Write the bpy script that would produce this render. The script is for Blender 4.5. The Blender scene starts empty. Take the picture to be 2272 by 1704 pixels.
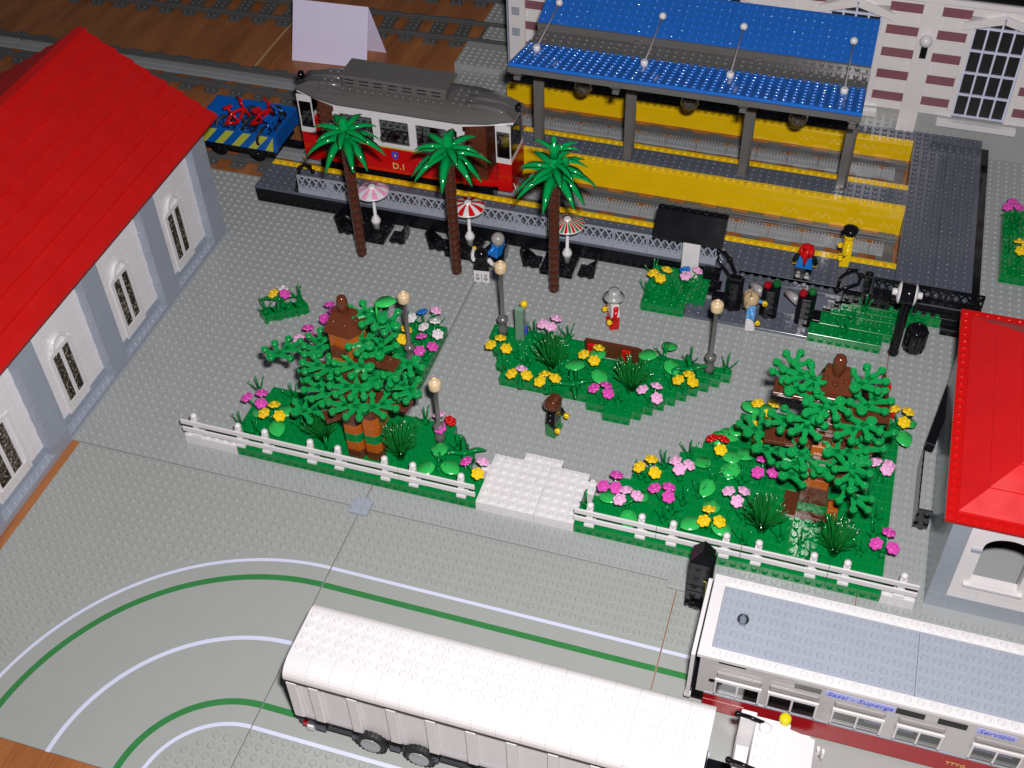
import bpy, math, random
import numpy as np
from math import radians as rad, sin, cos, pi
from mathutils import Vector, Matrix

S = 0.008                      # one stud pitch of the toy bricks, in metres
scn = bpy.context.scene
col = scn.collection

# ------------------------------------------------------------------ camera
cam_d = bpy.data.cameras.new('camera')
cam = bpy.data.objects.new('camera', cam_d)
col.objects.link(cam)
cam.location = (38.8614 * S, -66.8836 * S, 94.2609 * S)
cam.rotation_mode = 'XYZ'
cam.rotation_euler = (0.7744, 0.0244, 0.3010)
cam_d.sensor_width = 36.0
cam_d.lens = 36.0 * 2686.76 / 2272.0
cam_d.clip_start = 0.01
cam_d.clip_end = 20.0
scn.camera = cam

# ------------------------------------------------------------------ world: a dim room
w = bpy.data.worlds.new('World')
scn.world = w
w.use_nodes = True
bg = w.node_tree.nodes['Background']
bg.inputs[0].default_value = (0.80, 0.86, 1.0, 1)
bg.inputs[1].default_value = 0.045

# ------------------------------------------------------------------ the camera's flash
def flash(name, off, watts, sx, sy, target, colr):
    d = bpy.data.lights.new(name, 'AREA')
    d.shape = 'RECTANGLE'; d.size = sx * S; d.size_y = sy * S
    d.energy = watts; d.color = colr
    o = bpy.data.objects.new(name, d); col.objects.link(o)
    M = cam.rotation_euler.to_matrix()
    p = Vector(cam.location) + M @ (Vector(off) * S)
    o.location = p
    t = Vector(target) * S
    o.rotation_euler = (t - p).to_track_quat('-Z', 'Y').to_euler()
    return o
flash('flash_lamp', (4.0, 6.5, 0.5), 12.2, 4.5, 2.5, (12, 38, 0), (1.0, 0.965, 0.975))

scn.view_settings.view_transform = 'Standard'
scn.view_settings.look = 'None'
scn.view_settings.exposure = 0.0
scn.view_settings.gamma = 1.0
scn.view_settings.use_curve_mapping = False
scn.render.engine = 'CYCLES'
scn.cycles.max_bounces = 8
scn.cycles.transparent_max_bounces = 12
scn.cycles.caustics_reflective = False
scn.cycles.caustics_refractive = False

# ------------------------------------------------------------------ materials
def lin(r, g, b):
    f = lambda c: c / 12.92 if c <= 0.04045 else ((c + 0.055) / 1.055) ** 2.4
    return (f(r / 255), f(g / 255), f(b / 255))

def plastic(name, c, rough=0.16, seam=None, var=0.06, spec=0.5, bump=0.02):
    """glossy moulded ABS; seam=(axis pair, brick length, brick height) scores brick joints"""
    m = bpy.data.materials.new(name); m.use_nodes = True
    nt = m.node_tree; N = nt.nodes; L = nt.links
    b = N['Principled BSDF']
    b.inputs['Specular IOR Level'].default_value = spec
    tc = N.new('ShaderNodeTexCoord')
    nz = N.new('ShaderNodeTexNoise'); nz.inputs['Scale'].default_value = 55.0
    nz.inputs['Detail'].default_value = 4.0
    L.new(tc.outputs['Object'], nz.inputs['Vector'])
    mr = N.new('ShaderNodeMapRange')
    mr.inputs['To Min'].default_value = 1 - var; mr.inputs['To Max'].default_value = 1 + var
    L.new(nz.outputs['Fac'], mr.inputs['Value'])
    mx = N.new('ShaderNodeMix'); mx.data_type = 'RGBA'; mx.blend_type = 'MULTIPLY'
    mx.inputs['Factor'].default_value = 1.0
    mx.inputs[6].default_value = (*c, 1)
    L.new(mr.outputs['Result'], mx.inputs[7])
    outc = mx.outputs[2]
    # finger marks vary the gloss
    nz2 = N.new('ShaderNodeTexNoise'); nz2.inputs['Scale'].default_value = 60.0
    nz2.inputs['Detail'].default_value = 3.0
    L.new(tc.outputs['Object'], nz2.inputs['Vector'])
    mr2 = N.new('ShaderNodeMapRange')
    mr2.inputs['To Min'].default_value = rough * 0.7; mr2.inputs['To Max'].default_value = rough * 1.5
    L.new(nz2.outputs['Fac'], mr2.inputs['Value'])
    L.new(mr2.outputs['Result'], b.inputs['Roughness'])
    height = None
    if seam:
        axes, bl, bh, off = seam
        sp = N.new('ShaderNodeSeparateXYZ'); L.new(tc.outputs['Object'], sp.inputs[0])
        cb = N.new('ShaderNodeCombineXYZ')
        L.new(sp.outputs[axes[0]], cb.inputs[0]); L.new(sp.outputs[axes[1]], cb.inputs[1])
        br = N.new('ShaderNodeTexBrick')
        br.offset = off; br.squash = 1.0
        br.inputs['Scale'].default_value = 1.0 / S
        br.inputs['Brick Width'].default_value = bl
        br.inputs['Row Height'].default_value = bh
        br.inputs['Mortar Size'].default_value = 0.012 if bh < 10 else 0.02
        br.inputs['Mortar Smooth'].default_value = 0.3
        br.inputs['Color1'].default_value = (1, 1, 1, 1)
        br.inputs['Color2'].default_value = (0.965, 0.97, 0.98, 1)
        br.inputs['Mortar'].default_value = ((0.66, 0.63, 0.61, 1) if bh < 10 else (0.74, 0.74, 0.74, 1))
        L.new(cb.outputs[0], br.inputs['Vector'])
        m2 = N.new('ShaderNodeMix'); m2.data_type = 'RGBA'; m2.blend_type = 'MULTIPLY'
        m2.inputs['Factor'].default_value = 1.0
        L.new(outc, m2.inputs[6]); L.new(br.outputs['Color'], m2.inputs[7])
        outc = m2.outputs[2]
    L.new(outc, b.inputs['Base Color'])
    bp = N.new('ShaderNodeBump'); bp.inputs['Strength'].default_value = bump * (0 if max(c) < .02 else 1)
    bp.inputs['Distance'].default_value = 0.0002
    nz3 = N.new('ShaderNodeTexNoise'); nz3.inputs['Scale'].default_value = 300.0
    L.new(tc.outputs['Object'], nz3.inputs['Vector'])
    L.new(nz3.outputs['Fac'], bp.inputs['Height'])
    L.new(bp.outputs['Normal'], b.inputs['Normal'])
    return m

def clear(name, tint=(0.93, 0.95, 0.96), gloss=0.10, rough=0.03, body=None, bodymix=0.0):
    """thin transparent plastic"""
    m = bpy.data.materials.new(name); m.use_nodes = True
    nt = m.node_tree; N = nt.nodes; L = nt.links
    N.remove(N['Principled BSDF'])
    out = N['Material Output']
    tr = N.new('ShaderNodeBsdfTransparent'); tr.inputs[0].default_value = (*tint, 1)
    gl = N.new('ShaderNodeBsdfGlossy'); gl.inputs['Roughness'].default_value = rough
    fr = N.new('ShaderNodeFresnel'); fr.inputs['IOR'].default_value = 1.5
    ad = N.new('ShaderNodeMath'); ad.operation = 'ADD'; ad.inputs[1].default_value = gloss * 0.5
    L.new(fr.outputs[0], ad.inputs[0])
    mx = N.new('ShaderNodeMixShader'); L.new(ad.outputs[0], mx.inputs[0])
    src = tr
    if body:
        di = N.new('ShaderNodeBsdfPrincipled'); di.inputs['Base Color'].default_value = (*body, 1)
        di.inputs['Roughness'].default_value = 0.15
        m0 = N.new('ShaderNodeMixShader'); m0.inputs[0].default_value = bodymix
        L.new(tr.outputs[0], m0.inputs[1]); L.new(di.outputs[0], m0.inputs[2]); src = m0
    L.new(src.outputs[0], mx.inputs[1]); L.new(gl.outputs[0], mx.inputs[2])
    L.new(mx.outputs[0], out.inputs['Surface'])
    return m

def wood(name):
    m = bpy.data.materials.new(name); m.use_nodes = True
    nt = m.node_tree; N = nt.nodes; L = nt.links; b = N['Principled BSDF']
    tc = N.new('ShaderNodeTexCoord'); mp = N.new('ShaderNodeMapping')
    mp.inputs['Scale'].default_value = (14, 2.2, 10)
    mp.inputs['Rotation'].default_value = (0, 0, rad(2))
    L.new(tc.outputs['Object'], mp.inputs['Vector'])
    n1 = N.new('ShaderNodeTexNoise'); n1.inputs['Scale'].default_value = 3.0; n1.inputs['Detail'].default_value = 8
    n1.inputs['Distortion'].default_value = 0.6
    L.new(mp.outputs[0], n1.inputs['Vector'])
    mp2 = N.new('ShaderNodeMapping'); mp2.inputs['Scale'].default_value = (220, 8, 10)
    L.new(tc.outputs['Object'], mp2.inputs['Vector'])
    n2 = N.new('ShaderNodeTexNoise'); n2.inputs['Scale'].default_value = 3.0; n2.inputs['Detail'].default_value = 3
    L.new(mp2.outputs[0], n2.inputs['Vector'])
    mxv = N.new('ShaderNodeMath'); mxv.operation = 'MULTIPLY_ADD'; mxv.inputs[1].default_value = 0.35
    L.new(n2.outputs['Fac'], mxv.inputs[0]); L.new(n1.outputs['Fac'], mxv.inputs[2])
    cr = N.new('ShaderNodeValToRGB')
    e = cr.color_ramp.elements
    e[0].position = 0.4; e[0].color = (0.22, 0.068, 0.020, 1)
    e[1].position = 0.85; e[1].color = (0.40, 0.150, 0.048, 1)
    L.new(mxv.outputs[0], cr.inputs[0]); L.new(cr.outputs[0], b.inputs['Base Color'])
    b.inputs['Roughness'].default_value = 0.32
    return m

def glitter(name):
    m = bpy.data.materials.new(name); m.use_nodes = True
    nt = m.node_tree; N = nt.nodes; L = nt.links; b = N['Principled BSDF']
    tc = N.new('ShaderNodeTexCoord')
    v = N.new('ShaderNodeTexVoronoi'); v.inputs['Scale'].default_value = 520.0
    L.new(tc.outputs['Object'], v.inputs['Vector'])
    cr = N.new('ShaderNodeValToRGB'); e = cr.color_ramp.elements
    e[0].position = 0.1; e[0].color = (0.045, 0.032, 0.022, 1)
    e[1].position = 0.95; e[1].color = (0.42, 0.36, 0.27, 1)
    sp = N.new('ShaderNodeSeparateColor'); L.new(v.outputs['Color'], sp.inputs[0])
    pw = N.new('ShaderNodeMath'); pw.operation = 'POWER'; pw.inputs[1].default_value = 2.6
    L.new(sp.outputs[0], pw.inputs[0]); L.new(pw.outputs[0], cr.inputs[0])
    L.new(cr.outputs[0], b.inputs['Base Color'])
    b.inputs['Metallic'].default_value = 0.4; b.inputs['Roughness'].default_value = 0.35
    bp = N.new('ShaderNodeBump'); bp.inputs['Strength'].default_value = 1.0; bp.inputs['Distance'].default_value = 0.002
    L.new(v.outputs['Distance'], bp.inputs['Height']); L.new(bp.outputs[0], b.inputs['Normal'])
    return m

M = {}
M['plate'] = plastic('plate_grey', (0.340, 0.355, 0.352), 0.28, var=0.03)
M['road'] = plastic('road_grey', (0.335, 0.352, 0.332), 0.32, var=0.035)
M['line'] = plastic('line_white', (0.62, 0.65, 0.82), 0.35)
M['gline'] = plastic('line_green', (0.035, 0.20, 0.055), 0.35)
M['lbg'] = plastic('bluish_grey', (0.33, 0.36, 0.42), 0.16)
M['lbgw'] = plastic('bluish_grey_wall', (0.31, 0.345, 0.41), 0.2, seam=((1, 2), 4, 1.2, 0.5))
M['lbgx'] = plastic('bluish_grey_front', (0.31, 0.345, 0.39), 0.2, seam=((0, 2), 4, 1.2, 0.5))
M['dbg'] = plastic('dark_bluish_grey', (0.095, 0.105, 0.135), 0.14)
M['dgr'] = plastic('old_dark_grey', (0.125, 0.122, 0.116), 0.17)
M['rail'] = plastic('rail_grey', (0.10, 0.10, 0.10), 0.25)
M['rack'] = plastic('rack_grey', (0.31, 0.32, 0.33), 0.25)
M['lgr'] = plastic('old_light_grey', (0.34, 0.35, 0.34), 0.2)
M['white'] = plastic('white', (0.69, 0.67, 0.67), 0.18)
M['whitew'] = plastic('white_wall', (0.76, 0.735, 0.745), 0.2, seam=((1, 2), 4, 1.2, 0.5), var=0.04)
M['whitex'] = plastic('white_front', (0.74, 0.705, 0.70), 0.2, seam=((0, 2), 8, 3.1, 0.5), var=0.04)
M['wgrey'] = plastic('railcar_side', (0.50, 0.48, 0.47), 0.2)
M['rose'] = plastic('dusty_rose', (0.235, 0.095, 0.115), 0.2, seam=((0, 2), 4, 1.2, 0.5))
M['red'] = plastic('red', (0.56, 0.006, 0.006), 0.13)
M['redroof'] = plastic('red_roof', (0.58, 0.007, 0.006), 0.38, seam=((1, 0), 4, 40, 0.0), var=0.12)
M['redroof2'] = plastic('red_roof_rough', (0.62, 0.010, 0.012), 0.35, seam=((1, 0), 3, 60, 0.0), var=0.12)
M['dred'] = plastic('dark_red', (0.36, 0.008, 0.012), 0.14)
M['yel'] = plastic('yellow', (0.80, 0.52, 0.005), 0.14)
M['yelw'] = plastic('yellow_wall', (0.78, 0.50, 0.004), 0.2, seam=((0, 2), 6, 1.2, 0.5))
M['black'] = plastic('black', (0.006, 0.006, 0.008), 0.10, spec=0.35)
M['blackw'] = plastic('black_wall', (0.005, 0.005, 0.007), 0.25, spec=0.3, seam=((0, 2), 8, 1.2, 0.5))
M['green'] = plastic('green', (0.0, 0.20, 0.040), 0.13, var=0.10)
M['green2'] = plastic('foliage_green', (0.006, 0.29, 0.066), 0.15, var=0.10)
M['greenp'] = plastic('palm_green', (0.0, 0.27, 0.060), 0.09)
M['greend'] = plastic('spiky_green', (0.004, 0.135, 0.020), 0.12, var=0.15)
M['leaf'] = plastic('bright_leaf', (0.030, 0.46, 0.090), 0.18)
M['sand'] = plastic('sand_green', (0.16, 0.27, 0.19), 0.16)
M['brown'] = plastic('brown', (0.080, 0.020, 0.009), 0.10)
M['brown2'] = plastic('reddish_brown', (0.105, 0.028, 0.012), 0.13)
M['dor'] = plastic('dark_orange', (0.40, 0.090, 0.008), 0.16)
M['tan'] = plastic('tan', (0.66, 0.50, 0.30), 0.15)
M['dtan'] = plastic('blond', (0.50, 0.37, 0.20), 0.2)
M['blue'] = plastic('blue', (0.004, 0.10, 0.42), 0.14)
M['mblue'] = plastic('shirt_blue', (0.010, 0.17, 0.56), 0.14)
M['lblue'] = plastic('light_blue', (0.12, 0.34, 0.66), 0.16)
M['mag'] = plastic('magenta', (0.66, 0.075, 0.42), 0.18)
M['pink'] = plastic('pink', (0.80, 0.42, 0.66), 0.18)
M['pinkd'] = plastic('dish_pink', (0.78, 0.30, 0.50), 0.18)
M['fyel'] = plastic('flower_yellow', (0.82, 0.56, 0.012), 0.18)
M['skin'] = plastic('yellow_skin', (0.82, 0.56, 0.004), 0.16)
M['lime'] = plastic('stripe_lime', (0.46, 0.50, 0.05), 0.25)
M['print'] = plastic('blue_print', (0.05, 0.07, 0.50), 0.4)
M['label'] = plastic('label_lilac', (0.42, 0.45, 0.78), 0.5)
M['gold'] = plastic('print_gold', (0.66, 0.52, 0.16), 0.4)
M['card'] = plastic('card', (0.78, 0.72, 0.93), 0.75, spec=0.15, bump=0.0, var=0.03)
M['wood'] = wood('beech_veneer')
M['joint'] = plastic('table_joint', (0.55, 0.36, 0.18), 0.5)
M['clear'] = clear('clear_plastic')
M['clearw'] = clear('window_clear', gloss=0.3)
M['tblue'] = clear('transparent_blue', tint=(0.05, 0.20, 0.85), gloss=0.12, rough=0.07, body=(0.022, 0.22, 0.85), bodymix=0.68)
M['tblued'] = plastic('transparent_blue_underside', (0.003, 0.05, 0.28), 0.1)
M['tred'] = plastic('lamp_red', (0.30, 0.003, 0.010), 0.05)
M['tgreen'] = plastic('lamp_green', (0.004, 0.11, 0.025), 0.05)
M['tyel'] = plastic('beacon_yellow', (0.62, 0.52, 0.01), 0.05)
M['tsmoke'] = clear('smoky_globe', tint=(0.55, 0.48, 0.36), gloss=0.4, rough=0.06, body=(0.22, 0.19, 0.15), bodymix=0.35)
M['chrome'] = plastic('pearl_grey', (0.33, 0.31, 0.30), 0.2)
M['glit'] = glitter('crumpled_lining')
M['dark'] = plastic('dark_inside', (0.012, 0.011, 0.011), 0.4)
M['inbrown'] = plastic('brown_inside', (0.045, 0.013, 0.007), 0.3)
M['tyre'] = plastic('rubber', (0.012, 0.012, 0.012), 0.55)

# ------------------------------------------------------------------ mesh builder (units: studs)
class MB:
    def __init__(s):
        s.V = []; s.F = []; s.mi = []; s.sm = []; s.n = 0; s.M = None
    def add(s, vs, fs, m=0, smooth=False):
        if s.M is not None:
            vs = [tuple(s.M @ Vector(v)) for v in vs]
        b = s.n
        s.V.extend(vs); s.n += len(vs)
        for f in fs:
            s.F.append([b + i for i in f]); s.mi.append(m)
        if isinstance(smooth, bool): s.sm.extend([smooth] * len(fs))
        else: s.sm.extend(smooth)
    def box(s, x0, y0, z0, x1, y1, z1, m=0):
        if x0 > x1: x0, x1 = x1, x0
        if y0 > y1: y0, y1 = y1, y0
        if z0 > z1: z0, z1 = z1, z0
        v = [(x0,y0,z0),(x1,y0,z0),(x1,y1,z0),(x0,y1,z0),(x0,y0,z1),(x1,y0,z1),(x1,y1,z1),(x0,y1,z1)]
        s.add(v, [(0,3,2,1),(4,5,6,7),(0,1,5,4),(1,2,6,5),(2,3,7,6),(3,0,4,7)], m)
        return s
    def prism(s, pts, z0, z1, m=0):
        """pts counter-clockwise in xy"""
        n = len(pts)
        v = [(x, y, z0) for x, y in pts] + [(x, y, z1) for x, y in pts]
        f = [tuple(range(n))[::-1], tuple(range(n, 2*n))] + [(i, (i+1) % n, n+(i+1) % n, n+i) for i in range(n)]
        s.add(v, f, m); return s
    def prismY(s, pts, y0, y1, m=0):
        """profile in xz extruded along y"""
        n = len(pts)
        v = [(x, y0, z) for x, z in pts] + [(x, y1, z) for x, z in pts]
        f = [tuple(range(n)), tuple(range(n, 2*n))[::-1]] + [((i+1) % n, i, n+i, n+(i+1) % n) for i in range(n)]
        s.add(v, f, m); return s
    def prismX(s, pts, x0, x1, m=0, smooth=False):
        """profile in yz extruded along x"""
        n = len(pts)
        v = [(x0, y, z) for y, z in pts] + [(x1, y, z) for y, z in pts]
        f = [tuple(range(n))[::-1], tuple(range(n, 2*n))] + [(i, (i+1) % n, n+(i+1) % n, n+i) for i in range(n)]
        s.add(v, f, m, [False, False] + [smooth]*n if smooth else False); return s
    def lathe(s, prof, c=(0,0,0), n=16, m=0, axis='z', smooth=True, rot=None, capb=True, capt=True):
        """prof = [(r,z)...]; hard edge where a point is doubled"""
        vs = []
        for r, z in prof:
            for i in range(n):
                a = 2*pi*i/n
                p = (r*cos(a), r*sin(a), z)
                if axis == 'x': p = (p[2], p[0], p[1])
                elif axis == 'y': p = (p[1], p[2], p[0])
                if rot is not None: p = tuple(rot @ Vector(p))
                vs.append((p[0]+c[0], p[1]+c[1], p[2]+c[2]))
        fs = []; sm = []
        for k in range(len(prof)-1):
            if prof[k] == prof[k+1]: continue
            for i in range(n):
                j = (i+1) % n
                fs.append((k*n+i, k*n+j, (k+1)*n+j, (k+1)*n+i)); sm.append(smooth)
        if capb and prof[0][0] > 1e-6: fs.append(tuple(range(n))[::-1]); sm.append(False)
        if capt and prof[-1][0] > 1e-6:
            b = (len(prof)-1)*n; 
            base = len(vs); vs += vs[b:b+n]; fs.append(tuple(range(base, base+n))); sm.append(False)
        s.add(vs, fs, m, sm); return s
    def cyl(s, c, r, z0, z1, n=16, m=0, axis='z', r2=None, rot=None):
        r2 = r if r2 is None else r2
        bv = min(0.05, r*0.2, abs(z1-z0)*0.3)
        return s.lathe([(r, z0), (r2, z1-bv), (r2-bv, z1)], c, n, m, axis, True, rot)
    def ball(s, c, r, n=16, m=0, sx=1, sy=1, sz=1, k=9, lo=-90, hi=90):
        pr = [(max(1e-5, r*cos(rad(lo+(hi-lo)*i/k))), r*sin(rad(lo+(hi-lo)*i/k))) for i in range(k+1)]
        return s.lathe(pr, c, n, m, 'z', True, Matrix.Diagonal((sx, sy, sz)), capb=False, capt=False)
    def tube(s, pts, r, n=8, m=0, r_end=None):
        pts = [Vector(p) for p in pts]
        vs = []; k = len(pts)
        for i, p in enumerate(pts):
            d = (pts[min(i+1, k-1)] - pts[max(i-1, 0)]).normalized()
            up = Vector((0,0,1)) if abs(d.z) < 0.9 else Vector((1,0,0))
            a = d.cross(up).normalized(); b = d.cross(a)
            rr = r if r_end is None else r + (r_end-r)*i/(k-1)
            for j in range(n):
                t = 2*pi*j/n
                vs.append(tuple(p + a*rr*cos(t) + b*rr*sin(t)))
        fs = []; sm = []
        for i in range(k-1):
            for j in range(n):
                q = (j+1) % n
                fs.append((i*n+j, (i+1)*n+j, (i+1)*n+q, i*n+q)); sm.append(True)
        fs.append(tuple(range(n))); sm.append(False)
        fs.append(tuple(range((k-1)*n, k*n))[::-1]); sm.append(False)
        s.add(vs, fs, m, sm); return s
    def studs(s, pts, m=0, r=0.30, h=0.21, n=12):
        """pts = iterable of (x,y,z)"""
        a = [2*pi*i/n + 0.13 for i in range(n)]
        c = [(cos(t), sin(t)) for t in a]
        for (x, y, z) in pts:
            vs = [(x+r*u, y+r*v, z-0.02) for u, v in c] + [(x+r*u, y+r*v, z+h-0.045) for u, v in c] \
               + [(x+(r-.045)*u, y+(r-.045)*v, z+h) for u, v in c]
            vs += vs[2*n:3*n]
            fs = [(i, (i+1) % n, n+(i+1) % n, n+i) for i in range(n)] + \
                 [(n+i, n+(i+1) % n, 2*n+(i+1) % n, 2*n+i) for i in range(n)] + [tuple(range(3*n, 4*n))]
            s.add(vs, fs, m, [True]*(2*n) + [False])
        return s
    def grid(s, x0, x1, y0, y1, z, m=0, skip=None, n=12):
        """studs on every unit cell between the bounds"""
        nx = int(round(x1-x0)); ny = int(round(y1-y0))
        P = []
        for i in range(nx):
            for j in range(ny):
                x = x0+i+.5; y = y0+j+.5
                if skip and skip(x, y): continue
                P.append((x, y, z))
        return s.studs(P, m, n=n)

def build(name, mb, mats, parent=None, origin=(0,0,0), bevel=0.0):
    me = bpy.data.meshes.new(name)
    o3 = Vector(origin)
    V = np.array(mb.V, dtype=np.float64)
    V = (V - np.array(o3)) * S
    me.from_pydata(V.tolist(), [], mb.F)
    if not isinstance(mats, (list, tuple)): mats = [mats]
    for m in mats: me.materials.append(M[m] if isinstance(m, str) else m)
    me.polygons.foreach_set('material_index', mb.mi)
    me.polygons.foreach_set('use_smooth', mb.sm)
    me.update()
    o = bpy.data.objects.new(name, me); col.objects.link(o)
    if bevel:
        b = o.modifiers.new('bevel', 'BEVEL'); b.width = bevel*S; b.segments = 1
        b.limit_method = 'ANGLE'; b.angle_limit = rad(50)
    if parent is not None: o.parent = parent
    else: o.location = o3 * S
    return o

def tag(o, label, cat, group=None):
    o['label'] = label; o['category'] = cat
    if group: o['group'] = group
    return o

class Thing:
    def __init__(s, name, label, cat, loc=(0,0,0), group=None, rz=0):
        s.o = bpy.data.objects.new(name, None); col.objects.link(s.o)
        s.o.empty_display_size = 0.01
        s.loc = loc; s.o.location = Vector(loc)*S; s.o.rotation_euler.z = rz
        tag(s.o, label, cat, group)
    def part(s, name, mb, mats, parent=None, world=True, bevel=0.0, label=None):
        o = build(name, mb, mats, parent or s.o, s.loc if world else (0,0,0), bevel)
        if label: o['label'] = label
        return o

def single(name, mb, mats, label, cat, loc=(0,0,0), group=None, bevel=0.0):
    o = build(name, mb, mats, None, loc, bevel)
    return tag(o, label, cat, group)

def struct(name, mb, mats, loc=(0,0,0), bevel=0.0):
    o = build(name, mb, mats, None, loc, bevel); o['kind'] = 'structure'; return o

def children(o): return [c for c in bpy.data.objects if c.parent == o]
def copy_tree(o, parent=None):
    c = o.copy(); col.objects.link(c)
    if parent is not None: c.parent = parent
    for ch in children(o): copy_tree(ch, c)
    return c

def text_mb(txt, size, depth=0.03, shear=0.0):
    """writing as a thin raised solid; lies in xz, reads along +x, faces -y"""
    cu = bpy.data.curves.new('t', 'FONT'); cu.body = txt; cu.size = size; cu.extrude = depth; cu.shear = shear
    cu.resolution_u = 3
    o = bpy.data.objects.new('t', cu); col.objects.link(o)
    dg = bpy.context.evaluated_depsgraph_get(); dg.update()
    me = bpy.data.meshes.new_from_object(o.evaluated_get(dg))
    mb = MB()
    mb.add([(v.co.x, -v.co.z, v.co.y) for v in me.vertices], [tuple(p.vertices) for p in me.polygons])
    bpy.data.objects.remove(o); bpy.data.curves.remove(cu); bpy.data.meshes.remove(me)
    return mb

def put(mb, loc, M3=None):
    A = Matrix.Translation(loc)
    if M3 is not None: A = A @ M3.to_4x4()
    mb.V = [tuple(A @ Vector(v)) for v in mb.V]
    return mb

rnd = random.Random(7)

# ================================================================== SETTING
t = MB(); t.box(-190, -46, -2.6, 110, 190, -0.22)
struct('table_top', t, 'wood')
for k, (x0, y0, x1, y1) in enumerate([(-47.1, 49, -46.9, 190)]):
    j = MB(); j.box(x0-.06, y0, -0.2185, x1+.06, y1, -0.2145); struct('table_joint', j, 'joint')

# ---- garden-bed footprints (lists of rectangles x0,y0,x1,y1)
def stair_rects_center():
    R = [(5,26,15,28),(15,26,16,28),(22,26,32,28),(6,24,31,26),(7,22,29,24),(8,20,27,22),(18,19,25,20),(20,18,23,19)]
    R += [(31,27,32,28)] if False else []
    R += [(29,22,29,23)] if False else []
    return R
BED_C = [(5,26,15.0,28),(22,27,32,28),(22,26,31,27),(6,25,30,26),(6,24,29,25),(7,23,28,24),(7,22,27,23),(8,21,26,22),(8,20,25,21),(18,19,24,20),(20,18,23,19)]
BED_C = [(5,26,16,28),(22,27,32,28),(22,26,31,27),(6,25,30,26),(6,24,29,25),(7,23,28,24),(7,22,27,23),(8,21,26,22),(8,20,25,21),(18,19,24,20),(20,18,23,19)]
BED_L = [(-15,3,11,4),(-16,4,11,5),(-16,5,11,6),(-16,6,10,7),(-16,7,9,8),(-16,8,9,9),(-16,9,8,10),(-16,10,7,11),(-15,11,6,12)]
BED_U = [(-2,15,0,16),(-4,16,0,17),(-7,17,0,18),(-10,18,0,19),(-12,19,0,20),(-13,20,0,21),(-13,21,0,22),(-13,22,0,23),(-12,23,0,24),(-6,24,0,25),(-4,25,0,26)]
BED_R = [(21,3,50,4),(21,4,50,5),(21,5,50,6),(22,6,50,7),(23,7,50,8),(23,8,50,9),(24,9,50,10),(25,10,50,11),(26,11,50,12),(27,12,50,13),(28,13,50,14),(29,14,50,15),(30,15,50,16),(31,16,50,17),(32,17,50,18),(33,18,50,19),(34,19,50,20),(34,20,50,21),(34,21,50,22),(35,22,50,23),(46,23,50,25)]
BED_2 = [(20,36,25,38),(20,38,27,39),(20,39,27,41),(20,41,28,42),(20,42,26,43)]
BED_3 = [(39,37,47,38),(39,36,46,37),(40,38,48,40),(41,40,48,41),(42,41,53,42),(48,41,51.0,42),(43,42,53,43)]
BED_3 = [(39,36,47,38),(40,38,48,40),(41,40,48,41),(42,41,51,42),(43,42,53,43)]
STEPS = [(11,3,21,7),(10,7,22,8),(11,8,22,8.6),(11,8.6,21,9.5),(14,9.5,18,10.5)]
BED_F = [(59,52,64,53),(59,53,70,64)]
def inrects(R, x, y): return any(a < x < c and b < y < d for a, b, c, d in R)
COVER = BED_C+BED_L+BED_U+BED_R+BED_2+BED_3+STEPS+[(-21,3,-15,4),(50,3,53,4),(25,36,39,44),(53.8,3,80,31),(47.3,43,58,80)]

# ---- park base plates (48 x 48)
def plate(name, x0, y0, x1, y1, mat, skip=None, z=0.0, n=12, gap=0.05):
    b = MB(); b.box(x0+gap, y0+gap, z-0.2, x1-gap, y1-gap, z)
    b.grid(x0, x1, y0, y1, z, skip=skip, n=n)
    return struct(name, b, mat)
sk = lambda x, y: inrects(COVER, x, y) or (y > 43.2 and x > -32) or x < -33.9
plate('base_plate', -48, 0, 0, 48, 'plate', lambda x, y: sk(x, y) if y < 36.3 else (y > 43.2 and x > -32))
plate('base_plate', 0, 0, 48, 48, 'plate', sk)
plate('base_plate', 48, 0, 96, 48, 'plate', lambda x, y: inrects(COVER, x, y) or x > 80)
plate('base_plate', 57, 48, 89, 80, 'plate', lambda x, y: inrects(BED_F, x, y) or y > 77)

# ---- road plates
def arc_strip(b, cx, cy, r0, r1, a0, a1, z0, z1, n=64, m=0):
    vs = []; 
    for i in range(n+1):
        a = a0+(a1-a0)*i/n
        for r in (r0, r1): vs.append((cx+r*cos(a), cy+r*sin(a), z1))
    fs = [(2*i, 2*i+1, 2*i+3, 2*i+2) for i in range(n)]
    b.add(vs, [f[::-1] for f in fs] if a1 > a0 else fs, m)
def plate_curve():
    b = MB(); b.box(-31.9, -31.9, -0.2, -0.045, -0.07, 0, 0)
    def skip(x, y):
        r = math.hypot(x, y+32)
        return 6.3 < r < 25.2 or (x > -2 and y > -2 and False)
    b.grid(-32, 0, -32, 0, 0, 0, skip)
    r = struct('road_plate', b, 'road')
    for rr, ww, mt, nm in ((24.4, .34, 'line', 'road_line'), (22.4, .62, 'gline', 'road_line'), (15.7, .42, 'line', 'road_line'),
                       (9.25, .62, 'gline', 'road_line'), (7.1, .36, 'line', 'road_line')):
        l = MB(); arc_strip(l, 0, -32, rr-ww/2, rr+ww/2, pi/2+0.003, pi-0.003, 0, 0.004)
        struct(nm, l, mt)
plate_curve()
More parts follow.
